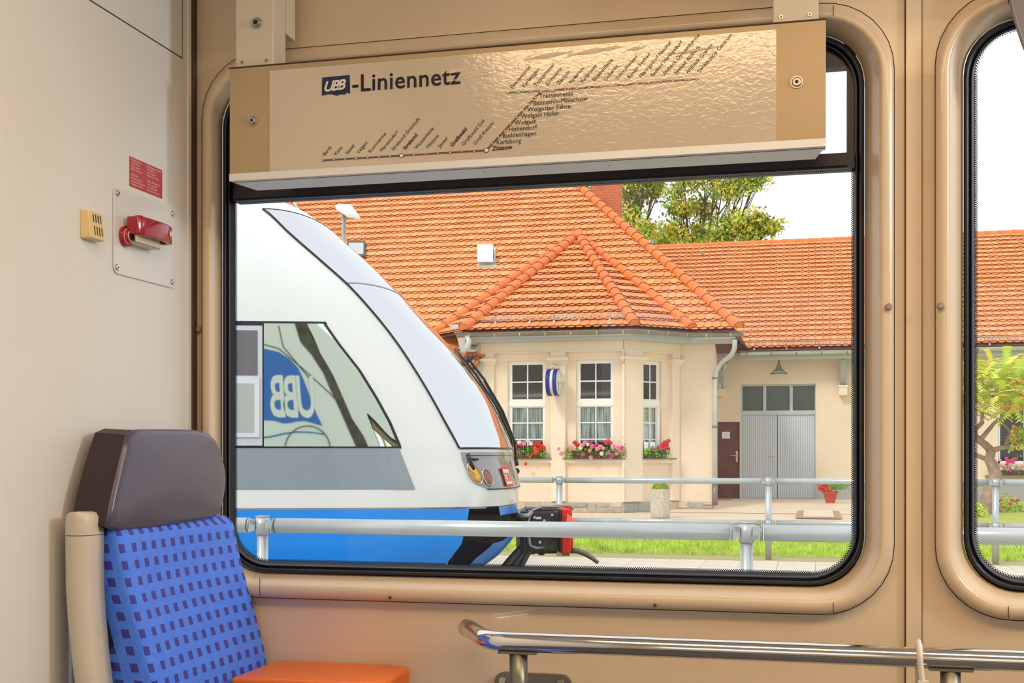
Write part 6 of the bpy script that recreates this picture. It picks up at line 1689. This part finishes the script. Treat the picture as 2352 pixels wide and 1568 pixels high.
# ================================================================== TREES
def branch_tube(mb, pts, r0, r1): n = len(pts); mb.tube(pts, [r0+(r1-r0)*i/(n-1) for i in range(n)], 8)
def tree(name, label, X, Y, H, blobs, nleaf, lsize, pal, seed, cat='tree', trunk_r=0.22, group=None, wob=0.35):
    rnd = random.Random(seed); t = thing(name, label, cat, (X, Y, 0), group); mb = MB()
    tr = [Vector((X+rnd.gauss(0, 0.15)*k/4, Y, H*0.85*k/5)) for k in range(6)]; branch_tube(mb, tr, trunk_r, trunk_r*0.3)
    for (bx_, by_, bz_, br) in blobs:
        s = tr[min(4, max(1, int(bz_/H*4)))]; e = Vector((bx_, by_, bz_)); mdl = (s+e)/2+Vector((0, 0, -0.2)); branch_tube(mb, [s, mdl, e], trunk_r*0.35, 0.02)
        for k in range(5):
            q = e+Vector((rnd.gauss(0, 1), rnd.gauss(0, 1), rnd.gauss(0, 0.8))).normalized()*br*0.9; branch_tube(mb, [mdl+(e-mdl)*rnd.random(), q], 0.035, 0.008)
    mb.build('trunk', M_bark, t)
    per = nleaf//len(blobs)
    mats = pal; mb = MB()
    for (bx_, by_, bz_, br) in blobs:
        sub = [Vector((bx_, by_, bz_))+Vector((rnd.gauss(0, 1), rnd.gauss(0, 1), rnd.gauss(0, 0.9))).normalized()*br*rnd.uniform(0.3, 1.0) for _ in range(max(8, int(per/34)))]
        for c in sub:
            mi = rnd.choices(range(len(mats)), weights=[3, 3, 2, 2][:len(mats)])[0]
            for k in range(34):
                p = c+Vector((rnd.gauss(0, 1), rnd.gauss(0, 1), rnd.gauss(0, 0.8)))*wob*0.55; leaf_quad(mb, p, lsize*rnd.uniform(0.6, 1.3), rnd, mi if rnd.random() < 0.75 else rnd.randrange(len(mats)))
    o = mb.build('foliage', mats, t); o['kind'] = 'stuff'; return t
TY = 52.0
def bl(px, py, rpx, dy=0): p = W(px, py, TY+dy); return (p.x, p.y, p.z, rpx*TY/F)
tree('background_tree', 'yellow-green tree behind the chimney left of its neighbour', W(1450, 600, TY).x, TY, 12.5,
     [bl(1345, 440, 20), bl(1445, 400, 40), bl(1460, 450, 38, 1), bl(1440, 500, 30), bl(1475, 530, 28, -1), bl(1440, 545, 20), bl(1500, 430, 30, 1), bl(1480, 370, 55), bl(1400, 330, 50), bl(1440, 555, 26, 2)], 6200, 0.095, M_leafs, 31, group='trees behind the station roof')
tree('background_tree', 'wide dense tree right of the chimney with branches reaching out over the wing roof', W(1600, 600, TY).x, TY+2, 13.0,
     [bl(1570, 410, 42), bl(1620, 400, 45, 1), bl(1660, 430, 40), bl(1560, 470, 38), bl(1610, 480, 45, 2), bl(1550, 530, 38), bl(1600, 540, 42, 1), bl(1660, 530, 38), bl(1700, 420, 32), bl(1690, 510, 34), bl(1735, 515, 26), bl(1765, 518, 14), bl(1720, 545, 20), bl(1650, 350, 70), bl(1735, 408, 20), bl(1530, 555, 28, 2), bl(1580, 565, 30, 2), bl(1640, 560, 26)], 11500, 0.095, M_leafs, 37, group='trees behind the station roof')
# dense greenery behind our carriage, which windscreens and panes mirror
tree('far_tree', 'dark leafy tree on the other side of the yard to the far right', 16, 44, 9, [(16, 44, 6, 2.2), (14.5, 44, 5, 1.8), (17.5, 45, 5, 1.8)], 2500, 0.16, M_leafs, 41)
# sumac
SY = 25.5
sum_t = thing('sumac_tree', 'small twisted sumac with lime and orange leaves seen through the right window', 'tree', (gp(2272, 1186, 0.04).x, SY, 0.04))
def q2(px, py, dy=0): return W(px, py, SY+dy)
mb = MB()
branch_tube(mb, [q2(2262, 1190), q2(2268, 1150), q2(2279, 1115), q2(2288, 1095), q2(2281, 1070), q2(2272, 1055), q2(2277, 1035)], 0.17, 0.085)
branch_tube(mb, [q2(2277, 1035), q2(2262, 1020), q2(2248, 1010), q2(2238, 998), q2(2240, 985), q2(2256, 970), q2(2256, 950), q2(2245, 935)], 0.08, 0.03)
branch_tube(mb, [q2(2250, 1012), q2(2270, 988), q2(2285, 970), q2(2305, 958), q2(2325, 950)], 0.05, 0.02)
branch_tube(mb, [q2(2277, 1035), q2(2300, 1028), q2(2325, 1024), q2(2350, 1022)], 0.055, 0.03)
branch_tube(mb, [q2(2272, 1057), q2(2250, 1048), q2(2228, 1036), q2(2215, 1030)], 0.05, 0.03)
branch_tube(mb, [q2(2310, 1025), q2(2312, 1012), q2(2322, 1003), q2(2316, 985), q2(2300, 970), q2(2285, 955), q2(2255, 948)], 0.03, 0.015)
mb.build('trunk', M_barkp, sum_t)
rnd = random.Random(17); mb = MB()
for k in range(520):      # pinnate leaves: a midrib with leaflets
    px = rnd.uniform(2180, 2440); py = 812+rnd.random()*118+abs(rnd.gauss(0, 1))*12+(abs(px-2290)/9 if px < 2230 else 0)
    if py > 952: py = rnd.uniform(850, 950)
    c = q2(px, py, rnd.uniform(-1.0, 1.0)); dr = Vector((rnd.gauss(0, 1), rnd.gauss(0, 1), rnd.gauss(0.05, 0.35))).normalized(); sd = dr.cross(Vector((0, 0, 1))).normalized()
    mi = rnd.choices([0, 1, 2, 3], weights=[6, 6, 1.4, 1.2])[0]
    for j in range(9):
        b = c+dr*0.045*j+Vector((0, 0, -0.0015*j*j))
        for sg in (-1, 1):
            tip = b+sd*sg*0.09+dr*0.04+Vector((0, 0, -0.03)); w_ = dr*0.022
            mb.face([b-w_, b+w_, tip+w_*0.2, tip-w_*0.2], mi)
for k in range(30):
    px = rnd.uniform(2330, 2380); py = rnd.uniform(985, 1035); c = q2(px, py, rnd.uniform(-0.3, 0.3))
    for j in range(12): leaf_quad(mb, c+Vector((rnd.gauss(0, 0.08), rnd.gauss(0, 0.08), rnd.gauss(0, 0.06))), 0.05, rnd, rnd.choice([0, 3, 2]))
o = mb.build('foliage', M_sum, sum_t); o['kind'] = 'stuff'
# low shrubs in the bed
for i, (px, py, r, lb) in enumerate(((2312, 1150, 0.30, 'small green shrub with violet flowers beside the sumac trunk'), (2236, 1160, 0.2, 'low grassy tuft left of the sumac trunk'))):
    c = gp(px, py+25, 0.05); t = thing('shrub', lb, 'shrub', c); mb = MB()
    for k in range(700):
        v = Vector((rnd.gauss(0, 1), rnd.gauss(0, 1), abs(rnd.gauss(0, 0.9)))).normalized()*r*rnd.uniform(0.4, 1.0)*1.3; leaf_quad(mb, c+v, 0.03, rnd, rnd.choice([0, 3, 0, 1]))
    o = mb.build('foliage', M_sum, t); o['kind'] = 'stuff'
    if i == 0:
        for k in range(8): inst('blossom', FLM[2], t, Matrix.Translation(c+Vector((rnd.uniform(-0.3, 0.2), -0.35, rnd.uniform(0.1, 0.3)))) @ Matrix.Scale(0.8, 4))
mb = MB(); c = gp(2345, 1172, 0.04); mb.box(c.x-0.6, c.x+2.5, c.y, c.y+0.15, 0.0, 0.14); tag(mb.build('bed_edging', M_stone[0]), 'low grey stone edging of the bed under the right wing window', 'edging')
